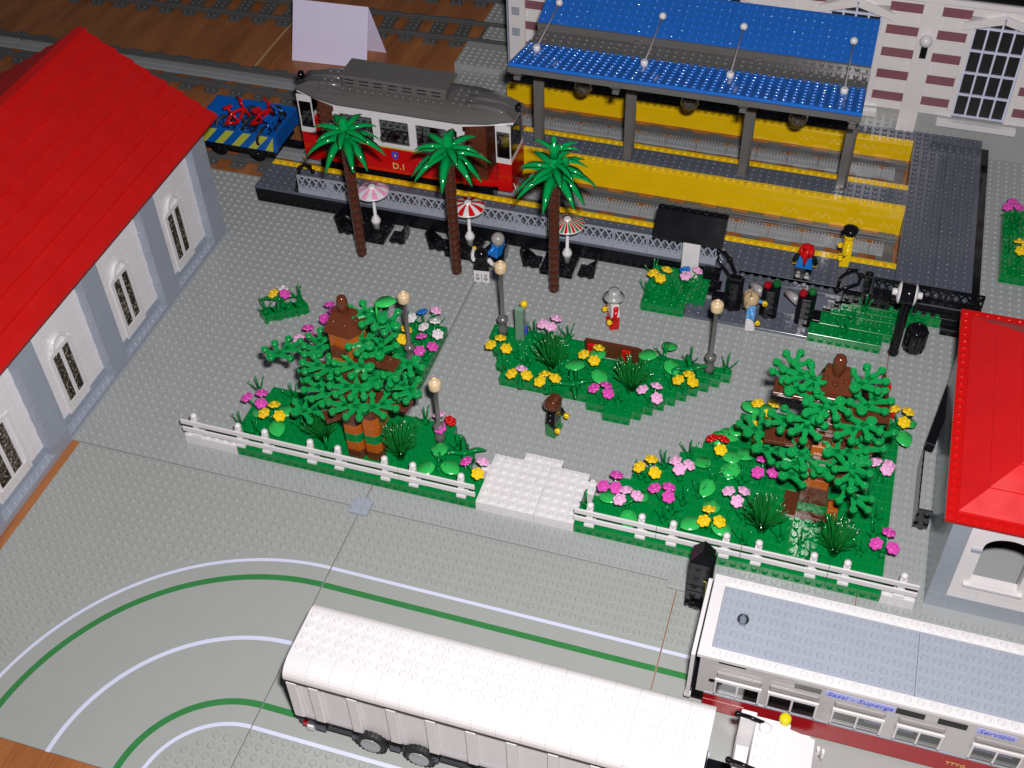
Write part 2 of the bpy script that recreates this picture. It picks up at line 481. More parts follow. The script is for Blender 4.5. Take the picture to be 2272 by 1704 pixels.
def plate_straight(x0):
    b = MB(); b.box(x0+.045, -31.9, -0.2, x0+31.955, -0.07, 0, 0)
    b.grid(x0, x0+32, -7, 0, 0, 0, None)
    b.grid(x0, x0+32, -32, -25, 0, 0, None)
    struct('road_plate', b, 'road')
    for rr, ww, mt in ((-7.6, .36, 'line'), (-9.6, .62, 'gline'), (-22.75, .62, 'gline'), (-24.9, .36, 'line')):
        l = MB(); l.box(x0+.08, rr-ww/2, 0.001, x0+31.92, rr+ww/2, 0.0045); struct('road_line', l, mt)
    for k in range(4):
        l = MB(); l.box(x0+2+8*k, -16.5, 0.001, x0+6+8*k, -16.1, 0.0045); struct('road_line', l, 'line')
plate_straight(0); plate_straight(32)

# ---- stepped grey plates left of the station
b = MB(); b.box(-17.5, 74.5, -.2, -8.6, 79.5, 0.2); b.grid(-17.5, -8.5, 74.5, 79.5, .2)
b.box(-17.8, 79.5, -.2, -8.6, 84.6, 1.2); b.grid(-17.8, -8.8, 79.6, 84.6, 1.2)
b.box(-18.2, 84.6, -.2, -8.6, 87.0, 0.6)
struct('station_forecourt', b, 'lgr', bevel=.03)
b = MB(); b.box(-16.5, 88.6, -.2, -8.6, 92.0, 0.5); b.grid(-16.5, -8.5, 89, 92, .5)
b.box(-17.8, 93.4, -.2, -8.6, 99.0, 0.5); b.grid(-17.8, -8.8, 94, 99, .5)
struct('track_crossing', b, 'lgr', bevel=.03)

# ================================================================== GARDEN BEDS
def bed(name, label, rects, h=1.2, mat='green', cat='garden bed', noise=True, studskip=None, group=None):
    b = MB()
    # merge each rectangle into one brick course, a hair of joint between bricks
    for (x0, y0, x1, y1) in rects:
        x = x0
        L = 6 if (x1-x0) > 7 else 4
        while x < x1-1e-6:
            e = min(x+L, x1)
            b.box(x+.012, y0+.006, 0, e-.012, y1-.006, h); x = e
    P = []
    for (x0, y0, x1, y1) in rects:
        for i in range(int(math.floor(x1-x0+.01))):
            for j in range(max(1, int(round(y1-y0)))):
                x, y = x0+i+.5, y0+j+.5
                if studskip and studskip(x, y): continue
                P.append((x, y, h))
    b.studs(P)
    return single(name, b, mat, label, cat, (rects[0][0], rects[0][1], 0), group, bevel=.02)
T1 = (-4.4, 4.3, 0.4, 9.2); T2 = (39.6, 9.0, 45.4, 17.5)
bed('garden_bed', 'stepped green garden bed in the middle of the square, behind the boy with brown hair', BED_C)
bed('garden_bed', 'green garden bed behind the left white fence, around the tree with the striped trunk', BED_L, studskip=lambda x, y: inrects([T1], x, y))
bed('garden_bed', 'green garden bed behind the striped tree, beside the long floor seam', BED_U)
bed('garden_bed', 'large triangular green garden bed behind the right white fence', BED_R, studskip=lambda x, y: inrects([(41,9.6,44.4,12.4)], x, y))
bed('garden_bed', 'green garden bed in front of the black shelter roof with the white panel', BED_2)
bed('garden_bed', 'green garden bed left of the black clock post, in front of the black railing', BED_3)
bed('garden_bed', 'green garden bed at the right edge beyond the black strip', BED_F)
# small zigzag bed: four green bricks set corner to corner
b = MB()
for i in range(4):
    cx, cy = -20.9+i*1.05, 22.9+i*0.72
    b.M = Matrix.Translation((cx, cy, 0)) @ Matrix.Rotation(rad(45+8), 4, 'Z')
    b.box(-.72, -.72, 0, .72, .72, 1.2); b.studs([(0, 0, 1.2)])
b.M = None
single('garden_bed', b, 'green', 'small zigzag green bed standing alone between the left building and the striped tree', 'garden bed', (-20.9, 22.9, 0), bevel=.02)
bed('white_steps', 'low white stepped landing of studded bricks between the two white fences', STEPS, 1.2, 'white', 'steps')
# white end bricks of the fence line
for (x0, x1, lb) in ((-21, -15, 'white brick under the left end of the left fence'), (50, 53, 'white brick under the right end of the right fence')):
    b = MB(); b.box(x0+.01, 3, 0, x1-.01, 4, 1.2); b.grid(x0, x1, 3, 4, 1.2)
    single('fence_footing', b, 'white', lb, 'brick', (x0, 3, 0), bevel=.02)
# grey plate that clips the four base plates together
for (x, y, lb) in ((0, 0, 'small light grey two by two plate on the crossing of the floor seams'), (32, 0, 'small grey two by two plate beside the black tower')):
    b = MB(); b.box(x-1, y-1, 0.0, x+1, y+1, .4); b.grid(x-1, x+1, y-1, y+1, .4)
    single('clip_plate', b, 'lbg' if x == 0 else 'lgr', lb, 'plate', (x, y, 0), bevel=.03)

# ================================================================== WHITE FENCES
def fence_run(x0, n, label):
    T = Thing('white_fence', label, 'fence', (x0, 3.5, 1.2))
    for k in range(n):
        a = x0+8*k
        r = MB()
        for (z0, z1) in ((0.62, 1.22), (1.72, 2.32)):
            r.box(a+.02, 3.02, 1.2+z0, a+7.98, 3.22, 1.2+z1)
        sec = T.part('fence_section', r, 'white', bevel=.03)
        for px in (a+1.5, a+6.5):
            p = MB()
            p.box(px-.5, 3.0, 1.2, px+.5, 4.0, 1.55)
            p.box(px-.32, 3.24, 1.55, px+.32, 3.62, 3.75)
            p.ball((px, 3.5, 4.0), .36, 14)
            p.cyl((px, 3.5, 0), .3, 3.6, 3.85, 12)
            T.part('post', p, 'white', parent=sec, bevel=.03)
fence_run(-21, 4, 'white two-rail fence in front of the striped tree, left of the white steps')
fence_run(21, 4, 'white two-rail fence right of the white steps, behind the railcar with the grey roof')

# ================================================================== RAILWAY
def track(label, pts, z, rack=True, sleepers=True, rackx=None):
    """pts: (x, yc) polyline, nearly straight"""
    (xa, ya), (xb, yb) = pts
    T = Thing('railway_track', label, 'track', (xa, ya, z))
    ang = math.atan2(yb-ya, xb-xa); Ln = math.hypot(xb-xa, yb-ya)
    R = Matrix.Translation((xa, ya, 0)) @ Matrix.Rotation(ang, 4, 'Z')
    k = 0
    while k*4+2 <= Ln:
        s = MB(); s.M = R
        x = k*4+.9
        s.box(x, -4, z, x+2, 4, z+.4)
        s.studs([(x+i+.5, yy, z+.4) for i in (0, 1) for yy in (-3.5, 3.5)])
        if not rack: s.studs([(x+i+.5, yy, z+.4) for i in (0, 1) for yy in (-1.5, -.5, .5, 1.5)])
        if k < 96: T.part('sleeper', s, 'rail', bevel=.02)
        k += 1
    for sg in (-1, 1):
        r = MB(); r.M = R
        x = 0
        while x < Ln-1:
            e = min(x+16, Ln)
            r.box(x+.02, sg*2.5-.34, z+.36, e-.02, sg*2.5+(.34 if sg < 0 else .6), z+.62)
            r.box(x+.02, sg*2.5-.22, z+.62, e-.02, sg*2.5+.22, z+1.0); x = e
        T.part('rail', r, 'rail', bevel=.04)
    if rack:
        r = MB(); r.M = R
        x = 0 
        while x < Ln-1:
            e = min(x+4, Ln-1.5)
            if e-x < .5: break
            r.box(x+.02, -.75, z+.41, e-.02, .95, z+.85)
            q = x+.2
            while q < e-.2:
                r.box(q, -.05, z+.85, q+.2, .95, z+1.2); q += .4
            x += 4
        T.part('rack_rail', r, 'rack', bevel=.0)
    return T
track('rack railway track under the red tram, along the lattice-fenced platform', ((-92, 52.6), (47.2, 53.6)), -.2)
track('rack railway track running behind the blue canopy posts', ((-100, 68.4), (47.2, 69.3)), -.2)
track('plain railway track behind the folded white card', ((-110, 86.2), (2, 90.8)), -.2, rack=False)
track('farthest railway track, along the top edge of the wooden table', ((-110, 96.5), (0, 103.5)), -.2, rack=False)

# ---- platforms
def platform(name, label, x0, x1, y0, y1, z, face, top, near=True, far=True, nearedge=True, skip=None, cap_left=True):
    T = Thing(name, label, 'platform', (x0, y0, 0))
    b = MB(); b.box(x0, y0+.02, -.2, x1, y1-.02, z-.42); T.part('platform_wall', b, face)
    g = MB(); ya = y0+(1 if nearedge else 0); yb = y1-(1 if far else 0)
    x = x0
    while x < x1:
        e = min(x+8, x1); g.box(x+.01, ya+.005, z-.4, e-.01, yb-.005, z); x = e
    g.grid(x0, x1, ya, yb, z, skip=skip, n=10)
    T.part('walkway', g, top, bevel=.02)
    for on, a in ((nearedge, y0), (far, y1-1)):
        if not on: continue
        e = MB(); x = x0
        while x < x1:
            q = min(x+6, x1); e.box(x+.012, a, z-.4, q-.012, a+1, z); x = q
        e.grid(x0, x1, a, a+1, z, n=10)
        T.part('yellow_edge', e, 'yel', bevel=.02)
    return T
LF = lambda x, y: 43.1 < y < 44.0 and -26.2 < x < 27
platform('station_platform', 'low grey platform with black side wall and lattice fence, in front of the red tram', -32, 47.3, 43.2, 49.2, 2.4, 'blackw', 'dbg', nearedge=False,
         skip=lambda x, y: LF(x, y))
P2 = platform('station_platform', 'grey platform with tall yellow side wall under the blue canopy', -2, 47.3, 58, 63.2, 3.6, 'yelw', 'dbg')
platform('station_platform', 'grey platform with yellow wall along the striped station building', -8, 47.3, 74, 77.4, 2.4, 'yelw', 'dbg', far=False)
# concourse at the buffer end and entrance ramp
T = Thing('station_concourse', 'dark grey studded concourse joining the platforms at the right', 'platform', (47.3, 43.2, 0))
b = MB(); b.box(47.35, 43.25, -.2, 55.8, 77.6, 1.98); T.part('platform_wall', b, 'blackw')
g = MB()
for i in range(2):
    for j in range(5):
        g.box(47.32+4.24*i+.01, 43.2+6.9*j+.01, 2, 47.32+4.24*(i+1)-.01, 43.2+6.9*(j+1)-.01, 2.4)
g.grid(47.4, 55.4, 43.2, 77.2, 2.4, n=10); T.part('walkway', g, 'dbg', bevel=.02)
b = MB(); b.box(55.85, 43.2, -.2, 56.9, 77.6, 1.2); single('black_strip', b, 'black', 'long black strip along the right side of the dark grey concourse', 'kerb', (56, 43, 0), bevel=.02)
T = Thing('entrance_ramp', 'dark grey entrance floor rising to the platform between the two garden beds', 'ramp', (25, 36.4, 0))
b = MB(); b.box(25.02, 36.2, 0, 38.98, 39.6, .4)
b.grid(25, 39, 36.4, 39.4, .4, skip=lambda x, y: x < 28 and y > 38, n=10)
T.part('entrance_floor', b, 'dbg', bevel=.02)
b = MB(); b.prismX([(39.61, 0), (43.18, 0), (43.18, 2.4), (42.6, 2.4), (39.61, .4)], 28, 41.9)
T.part('slope', b, 'dbg')
b = MB()
for i, y in enumerate((40.2, 41.2, 42.2)):
    pass
b.box(30, 41.7, 1.9, 41.8, 43.19, 2.4)
b.studs([(30.5+i, 42.4, 2.4) for i in range(11)], n=10)
T.part('step', b, 'dbg', bevel=.02)
# black stepped side walls of the ramp
for (lb, boxes, x0) in (('black stepped side wall left of the entrance ramp', [(26, 42.2, 28, 43.15, 2.3), (27, 40.6, 28.4, 42.2, 1.7), (27.6, 39.4, 29.2, 40.6, 1.0)], 26),
                        ('black stepped side wall right of the entrance ramp', [(42, 42.2, 47.2, 43.15, 2.4), (40.4, 41.0, 42.0, 43.1, 1.8), (39.1, 38.2, 40, 40, 1.3), (40.05, 40.05, 41, 41, 1.3)], 39)):
    b = MB()
    for (a, c, d, e, h) in boxes:
        b.box(a, c, 0, d, e, h)
        b.grid(math.ceil(a), math.floor(d), round(c), max(round(c)+1, math.floor(e)), h, n=12)
    single('side_wall', b, 'black', lb, 'wall', (x0, 39, 0), bevel=.04)
b = MB(); b.box(47.35, 42.3, 0, 56.5, 43.18, 1.3); b.box(53.05, 41, 0, 57, 42.3, .9)
single('side_wall', b, 'blackw', 'black low wall under the right part of the black railing', 'wall', (48, 42, 0), bevel=.03)

# ---- lattice fence
def lattice(b, x0, x1, y, z0, z1, n=4, base=.55, th=.22):
    b.box(x0+.02, y, z0, x1-.02, y+.6, z0+base)
    b.box(x0+.02, y+.1, z1-.18, x1-.02, y+.1+th, z1)
    b.box(x0+.02, y+.1, z0+base, x0+.16, y+.1+th, z1-.18); b.box(x1-.16, y+.1, z0+base, x1-.02, y+.1+th, z1-.18)
    h = z1-.18-z0-base; w = (x1-x0-.3)/n
    bw = .10
    for k in range(-1, n+1):
        for sg in (1, -1):
            # bar rising over one cell height, clipped to the frame
            xa = x0+.15+w*(k+ (0 if sg > 0 else 1)); xb = xa+sg*w*1.0
            p = [(xa, z0+base), (xb, z1-.18)]
            lo, hi = x0+.15, x1-.15
            (xa, za), (xb, zb) = p
            if max(xa, xb) <= lo or min(xa, xb) >= hi: continue
            yy = y+.12+(0.0 if sg > 0 else .08)
            b.add([(xa-bw, yy, za), (xa+bw, yy, za), (xb+bw, yy, zb), (xb-bw, yy, zb),
                   (xa-bw, yy+.08, za), (xa+bw, yy+.08, za), (xb+bw, yy+.08, zb), (xb-bw, yy+.08, zb)],
                  [(0,1,2,3), (7,6,5,4), (0,4,5,1), (1,5,6,2), (2,6,7,3), (3,7,4,0)])
T = Thing('lattice_fence', 'long light grey lattice fence standing on the front edge of the platform', 'fence', (-25.9, 44, 2.4))
for k in range(13):
    b = MB(); lattice(b, -25.9+4.08*k, -25.9+4.08*(k+1), 43.25, 2.42, 5.0, n=4, base=.7); T.part('lattice_panel', b, 'lbg')
T = Thing('black_railing', 'black lattice railing on the wall right of the entrance ramp', 'railing', (44.6, 43, 2.4))
b = MB(); b.box(43.9, 43.0, 2.42, 44.8, 43.9, 4.9); b.cyl((44.35, 43.45, 0), .3, 4.9, 5.1, 12); T.part('post', b, 'black', bevel=.04)
for k in range(3):
    b = MB(); lattice(b, 44.9+4*k, 48.9+4*k, 43.0, 2.42, 4.7, n=4); T.part('lattice_panel', b, 'black')

# black handrails
def handrail(label, pts):
    b = MB()
    b.tube(pts, .2, 8)
    for p in pts[::2]: b.ball(p, .34, 10)
    b.ball(pts[-1], .34, 10)
    single('handrail', b, 'black', label, 'handrail', pts[0])
handrail('black arched handrail at the left end of the grey lattice fence', [(-26.3, 43.6, 2.5), (-26.3, 44.2, 3.6), (-26.3, 45.3, 4.7), (-26.2, 46.3, 4.6), (-26.0, 47.2, 3.6), (-25.9, 47.6, 2.6)])
handrail('black handrail loop left of the entrance ramp, above the black pillar', [(29.6, 40.2, 3.3), (27.4, 43.1, 3.4), (27.4, 43.2, 4.6), (28.1, 42.9, 4.9), (28.9, 42.0, 4.7), (29.8, 40.8, 3.9), (29.6, 40.2, 3.2)])
handrail('black handrail loop right of the entrance ramp, by the black railing', [(41.2, 41.5, 3.5), (41.3, 42.3, 4.6), (42.1, 43.4, 4.9), (42.9, 43.8, 4.9), (43.5, 43.5, 4.4), (43.4, 43.1, 3.5), (41.2, 41.5, 3.3)])

# ---- gate pillars
def pillar(x, y, lamps, bar, label):
    T = Thing('gate_pillar', label, 'pillar', (x, y, .4), 'black gate pillars of the entrance')
    w, d = .98, .85
    pts = [(x-w, y-.35), (x-.45, y-d), (x+.45, y-d), (x+w, y-.35), (x+w, y+.55), (x+.5, y+d), (x-.5, y+d), (x-w, y+.55)]
    b = MB(); b.prism(pts, .4, 4.5); T.part('column', b, 'black', bevel=.05)
    if lamps:
        for dx, dy, mt, nm in ((-.5, -.1, 'tred', 'red_lamp'), (.45, .35, 'tgreen', 'green_lamp')):
            b = MB(); b.lathe([(.46, 4.5), (.46, 4.85)], (x+dx, y+dy, 0), 14); b.ball((x+dx, y+dy, 4.85), .46, 14, lo=0, k=6); T.part(nm, b, mt)
    else:
        b = MB(); b.prism([(x-w*.8, y-.5), (x+w*.8, y-.5), (x+w*.8, y+.5), (x-w*.8, y+.5)], 4.5, 4.95); T.part('cap', b, 'black', bevel=.1)
    if bar:
        b = MB(); b.tube([(x-.9, y, 3.4), (x-2.3, y+1.3, 3.4)], .48, 14); T.part('barrier_arm', b, 'chrome')
pillar(30.1, 38.9, False, False, 'black gate pillar without lamps, left of the blond figure')
pillar(34.2, 38.7, True, True, 'black gate pillar with red and green lamps, right of the blond figure')
pillar(38.2, 38.4, True, True, 'black gate pillar with red and green lamps beside the right garden bed')

# ---- black shelter sign with white panel
T = Thing('shelter', 'black sloped shelter roof on a white panel behind the flower bed', 'shelter', (24.4, 42, 1.2))
b = MB(); b.prismX([(40.6, 7.2), (43.6, 7.2), (43.6, 9.7), (42.7, 9.7)], 20, 28)
b.studs([(20.5+i, 43.15, 9.7) for i in range(8)]); T.part('roof', b, 'black', bevel=.04)
b = MB(); b.box(23.4, 41.7, 1.2, 25.4, 42.6, 7.18); T.part('panel', b, 'white', bevel=.04)

# ================================================================== CANOPY
T = Thing('platform_canopy', 'transparent blue butterfly canopy on dark grey posts over the middle platform', 'canopy', (20, 60, 3.6))
def canopy_leaf(ya, za, yb, zb):
    """studded transparent blue plates on a slope"""
    ang = math.atan2(zb-za, yb-ya); L = math.hypot(yb-ya, zb-za)
    b = MB(); b.M = Matrix.Translation((0, ya, za)) @ Matrix.Rotation(ang, 4, 'X')
    for k in range(7):
        b.box(0+k*40/7+.01, 0, 0, (k+1)*40/7-.01, L, .35)
    n = int(L)
    b.studs([(i+.5, (j+.5)*L/n, .35) for i in range(40) for j in range(n)], n=10, h=.22)
    b.M = None
    return b
def canopy_under(ya, za, yb, zb):
    ang = math.atan2(zb-za, yb-ya); L = math.hypot(yb-ya, zb-za)
    b = MB(); b.M = Matrix.Translation((0, ya, za)) @ Matrix.Rotation(ang, 4, 'X')
    n = int(L)
    for i in range(1, 20):
        b.box(2*i-.07, .1, -.55, 2*i+.07, L-.1, -.02)
    for j in range(n+1):
        yy = min(max(j*L/n, .1), L-.1); b.box(.1, yy-.06, -.3, 39.9, yy+.06, -.02)
    b.M = None
    return b
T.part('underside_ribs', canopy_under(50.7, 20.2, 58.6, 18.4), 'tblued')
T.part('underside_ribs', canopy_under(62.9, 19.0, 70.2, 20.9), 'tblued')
T.part('front_glazing', canopy_leaf(50.7, 20.2, 58.6, 18.4), 'tblue')
T.part('back_glazing', canopy_leaf(62.9, 19.0, 70.2, 20.9), 'tblue')
b = MB(); b.box(0, 58.6, 17.7, 40, 62.9, 18.3)
b.box(0.02, 58.5, 18.3, 39.98, 59.1, 18.9); b.box(0.02, 62.5, 18.3, 39.98, 62.88, 19.2)
b.studs([(i+.5, y, 18.3) for i in range(40) for y in (59.7, 60.7, 61.7)], n=10)
T.part('gutter', b, 'dgr', bevel=.03)
b = MB(); 
for k in range(3): b.box(40*k/3+.01, 50.4, 19.5, 40*(k+1)/3-.01, 51.1, 20.15)
b.box(0, 69.9, 20.2, 40, 70.5, 20.8)
T.part('eaves_beam', b, 'dgr', bevel=.03)
for x in (.8, 12.6, 27.2, 39.2):
    b = MB(); b.box(x-.6, 50.9, 19.0, x+.6, 51.3, 19.5)
    b.box(x-.4, 51.3, 18.0, x+.4, 58.6, 18.5); b.box(x-.4, 62, 18.2, x+.4, 69, 18.7)
    b.box(x-.6, 59.4, 3.6, x+.6, 60.6, 4.0); b.box(x-.5, 59.5, 4.0, x+.5, 60.5, 17.7)
    b.cyl((x+.45, 60.0, 0), .35, 4, 17.6, 12)
    T.part('post', b, 'dgr', bevel=.06)
for x in (6.4, 19.8, 32.9):
    b = MB(); b.cyl((x, 61, 0), .45, 13.2, 17.7, 10); o = T.part('lamp_holder', b, 'black')
    b = MB(); b.ball((x, 61, 12.4), 1.15, 18, sz=1.0, lo=-90, hi=48); T.part('lamp_globe', b, 'tsmoke', parent=o)
def aerial(i, x1, x2, lb):
    T = Thing('aerial', lb, 'aerial', (x1, 64.5, 19.5), 'white ball-ended rods on the blue canopy')
    b = MB(); b.tube([(x2, 56.3, 19.7), (x1, 64.2, 21.2)], .09, 8); T.part('rod', b, 'chrome')
    b = MB(); b.ball((x1, 64.3, 21.3), .46, 14); T.part('ball', b, 'white')
    b = MB(); b.lathe([(.3, 19.2), (.44, 19.4), (.44, 19.9), (.3, 20.0)], (x2, 56.2, 0), 14); T.part('socket', b, 'white')
for i, (a, c, lb) in enumerate([(2.3, 1.8, 'leftmost white ball-ended rod on the blue canopy'), (15.1, 14.8, 'second white ball-ended rod from the left on the blue canopy'),
                  (24.8, 24.8, 'third white ball-ended rod from the left on the blue canopy'), (37.5, 37.6, 'rightmost white ball-ended rod on the blue canopy')]):
    aerial(i, a, c, lb)

# ================================================================== STRIPED STATION BUILDING (behind)
T = Thing('station_building', 'white and dusty rose striped station building with tall arched windows', 'building', (-8.4, 77.3, 0))
Y0 = 77.3
WX = [2.0, 19.5, 37.0, 54.4, 71.8]; PX = [-7.2, 10.8, 28.3, 45.9, 63.2, 80]
wall = MB(); rose = MB()
wz0, wz1, wap = 5.2, 17.4, 18.7
def wallspan(x0, x1):
    z = 5.2; k = 0
    wall.box(x0, Y0, 5.2, x1, Y0+3, 6.4)
    z = 6.4
    while z < 20:
        q_ = MB(); q_.box(x0, Y0+.02, z, x1, Y0+2.9, z+1.22); T.part('wall_stripe', q_, 'rose')
        wall.box(x0, Y0, z+1.22, x1, Y0+3, min(z+3.1, 20.7)); z += 3.1
xs = -8.4
for wx in WX:
    wallspan(xs, wx-3.9)
    for sx in (-1, 1): wall.box(wx+sx*3.2, Y0-.05, 5.2, wx+sx*3.9, Y0+2.9, 18.0)
    wall.box(wx-3.88, Y0+.01, 19.3, wx+3.88, Y0+3, 20.7)
    for sx in (-1, 1):
        # sloped lintels
        wall.prismY([(wx+sx*4.6, 17.6), (wx+sx*.08, 18.9), (wx+sx*.08, 19.9), (wx+sx*4.6, 18.6)][::sx], Y0-.5, Y0+1)
        wall.box(wx+sx*3.0, Y0+1.2, 18.0, wx, Y0+1.6, 19.8)
    xs = wx+3.9
wallspan(xs, 84)
T.part('wall', wall, 'whitex', bevel=.03)
b = MB(); b.box(-8.4, Y0-.1, -.2, 84, Y0+3, 5.18); T.part('plinth', b, 'lgr')
b = MB(); b.box(-8.4, Y0-.6, 20.7, 84, Y0+3, 21.4); T.part('cornice', b, 'whitex')
b = MB(); b.box(-8.0, Y0-.2, 21.4, 84, Y0+26, 22.4); T.part('roof', b, 'black')
b = MB(); b.box(-8.4, Y0+3, -.2, -7.4, Y0+26, 21.4); b.box(83, Y0+3, -.2, 84, Y0+26, 21.4); b.box(-7.4, Y0+25, -.2, 83, Y0+26, 21.4); T.part('back_wall', b, 'lgr')
for px in PX[:5]:
    b = MB(); b.box(px-1.15, Y0-.5, 2.4 if px < 56 else 0, px+1.15, Y0-.02, 20.6); T.part('pilaster', b, 'whitex', bevel=.03)
b = MB(); b.box(-8.6, Y0-.52, -.2, -8.42, Y0+3, 21)
for z in (8.6, 11.7, 14.8, 17.9): b.box(-7.9, Y0-.53, z, -6.8, Y0-.505, z+1.2)
T.part('grey_brick', b, 'lbg')
for wx in WX:
    fr = MB()
    for k in range(5):
        x = wx-3.1+6.2*k/4
        fr.box(x-.12, Y0+.55, wz0, x+.12, Y0+.75, wz1+1.4-abs(k-2)*.6)
    for k in range(5):
        z = wz0+3.1*k; fr.box(wx-3.2, Y0+.53, z-.14, wx+3.2, Y0+.77, z+.14)
    f = T.part('window', fr, 'line')
    g = MB(); g.box(wx-3.2, Y0+.85, wz0, wx+3.2, Y0+.95, 18.8); T.part('pane', g, 'dark', parent=f)
    sl = MB(); sl.box(wx-4.9, Y0-1.0, 4.2, wx+4.9, Y0-.12, 5.0); T.part('sill', sl, 'white', parent=f, bevel=.04)
T = Thing('wall_lamp', 'white ball lamp on a black holder on the striped station wall', 'lamp', (45.9, 76, 14))
b = MB(); b.box(45.5, 76.0, 13.6, 46.3, 76.78, 15.3); T.part('holder', b, 'black', bevel=.05)
b = MB(); b.ball((45.9, 76.0, 16.0), .78, 16); T.part('globe', b, 'white')

# ================================================================== LEFT BUILDING (white, red roof)
T = Thing('white_station_hall', 'long white building with grey pilasters and a large red roof at the left', 'building', (-33, 16, 0))
b = MB(); b.box(-33.3, -26.8, -.2, -33.0, 36.2, -.02)
lo, hi = -26.8, 36.2
b = MB(); b.box(-60, lo, -.2, -34.02, hi, .5)
b.box(-34.02, lo, -.2, -33.02, hi, .5)
b.grid(-34, -33, -26, 36, .5, skip=lambda x, y: (y-9.2) % 12 < 3.0)
T.part('plinth', b, 'lbgw')
b = MB(); b.box(-34.6, lo, .5, -34.02, hi, 1.6); T.part('plinth_course', b, 'lbgw')
w_ = MB(); pn = 0
k = -3
while True:
    p0 = 9.2+12*k
    if p0 > 34: break
    q = MB(); q.box(-34.3, max(p0, lo), .5, -33.02, p0+3, 14.6)
    for z in range(6): q.box(-34.2, p0-.07, .5+z*2.4, -33.3, p0-.001, .5+z*2.4+1.2)
    T.part('pilaster', q, 'lbgw', bevel=.02)
    if p0+3 < 33:
        c = p0+7.0+.0   # window centre
        a0, a1 = p0+3, p0+12
        w_.box(-34.6, a0, 1.6, -34.05, c-1.75, 14.6); w_.box(-34.6, c+1.75, 1.6, -34.05, a1, 14.6)
        w_.box(-34.6, c-1.75, 1.6, -34.05, c+1.75, 2.4); w_.box(-34.6, c-1.75, 9.2, -34.05, c+1.75, 14.6)
    k += 1
w_.box(-60, hi-.6, .5, -34.6, hi-.01, 14.6); w_.box(-60, lo, .5, -34.6, lo+.6, 14.6); w_.box(-60, lo, .5, -59.4, hi, 14.6)
T.part('wall', w_, 'whitew', bevel=.01)
for k in range(-3, 2):
    c = 9.2+12*k+7.0
    wide = k <= -2
    if wide: pass
    hw = 1.5 if not wide else 2.3
    if wide:
        pass
    f = MB()
    z0, z1 = (2.6, 9.0)
    X = -33.9
    f.box(-34.05, c-1.95, z0-1.3, X, c-hw+.12, z1+.4) if not wide else f.box(-34.05, c-2.7, z0-1.3, X, c-hw, z1+.4)
    f.box(-34.05, c+hw-.12, z0-1.3, X, c+1.95, z1+.4) if not wide else f.box(-34.05, c+hw, z0-1.3, X, c+2.7, z1+.4)
    f.box(-34.05, c-hw+.1, z0-1.3, X, c+hw-.1, z0); f.box(-34.05, c-hw+.1, z1, X, c+hw-.1, z1+.4)
    f.box(-34.05, c-.24, z0, X, c+.24, z1)
    wf = T.part('window', f, 'white', bevel=.03)
    g = MB(); g.box(-34.5, c-hw+.02, z0-.2, -34.2, c+hw-.02, z1+.2); T.part('pane', g, 'glit', parent=wf)
    g = MB()
    g.box(-34.04, c-1.8, z1+.41, -33.78, c+1.8, z1+.7)
    # arch hood: half ring
    n = 12; vs = []; fs = []
    for i in range(n+1):
        a = pi*i/n
        for r in (1.0, 1.3):
            for xx in (-34.03, -33.62): vs.append((xx, c+r*cos(a), z1+.78+r*sin(a)))
    for i in range(n):
        o_ = 4*i
        fs += [(o_+1, o_+3, o_+7, o_+5), (o_+2, o_+6, o_+7, o_+3), (o_, o_+1, o_+5, o_+4), (o_, o_+4, o_+6, o_+2)]
    fs += [(0, 2, 3, 1), (4*n, 4*n+1, 4*n+3, 4*n+2)]
    g.add(vs, fs)
    T.part('arch_hood', g, 'white', parent=wf, bevel=.02)
# stepped roof of slope bricks
def roof_slope(b, xe, ze, dirn, y0, y1, n, run, rise):
    for i in range(n):
        xa = xe+dirn*run*i; za = ze+rise*i
        pts = [(xa, za-.3), (xa, za+.14), (xa+dirn*run, za+rise), (xa+dirn*run, za-.3)]
        if dirn > 0: pts = pts[::-1]
        b.prismY(pts[::-1], y0-(0.0), y1+(.0))
b = MB()
N = 8; run = 15.2/8; rise = 9.0/8
for sgn, xe in ((-1, -32.0), (1, -62.6)):
    for i in range(N):
        xa = xe+sgn*run*i; za = 15.6+rise*i
        lip = .34
        prof = [(xa, za-.05), (xa, za+lip), (xa+sgn*run, za+rise+0.0), (xa+sgn*run, za-.05)]
        if sgn < 0: prof = prof[::-1]
        b.prismY(prof, -28.5, 38.5+.0)
b.box(-47.9, -28.5, 24.55, -46.7, 38.5, 24.95)
T.part('roof', b, 'redroof', bevel=.0)
b = MB(); b.box(-62.4, -28.3, 15.2, -32.2, 38.3, 15.54); T.part('eaves', b, 'black')
b = MB(); b.prismY([(-34, 15.54), (-47.3, 24.4), (-60.6, 15.54)], 36.0, 36.2); T.part('gable', b, 'white')
# second hall with a red roof farther left
T = Thing('red_roofed_hall', 'second red-roofed building at the far left edge, mostly hidden', 'building', (-75, 10, 0))
b = MB(); b.box(-86, -20, -.2, -66, 29.5, 16.8); T.part('wall', b, 'whitew')
b = MB()
for i in range(6):
    b.prismY([(-64.2-1.9*i, 17+1.1*i), (-64.2-1.9*i, 17.16+1.1*i), (-64.2-1.9*(i+1), 18.1+1.1*i), (-64.2-1.9*(i+1), 17+1.1*i)][::-1], -22, 32.6)
b.prismY([(-75.7, 17), (-87, 17), (-75.7, 23.5)][::-1], -22, 32.6)
T.part('roof', b, 'redroof')

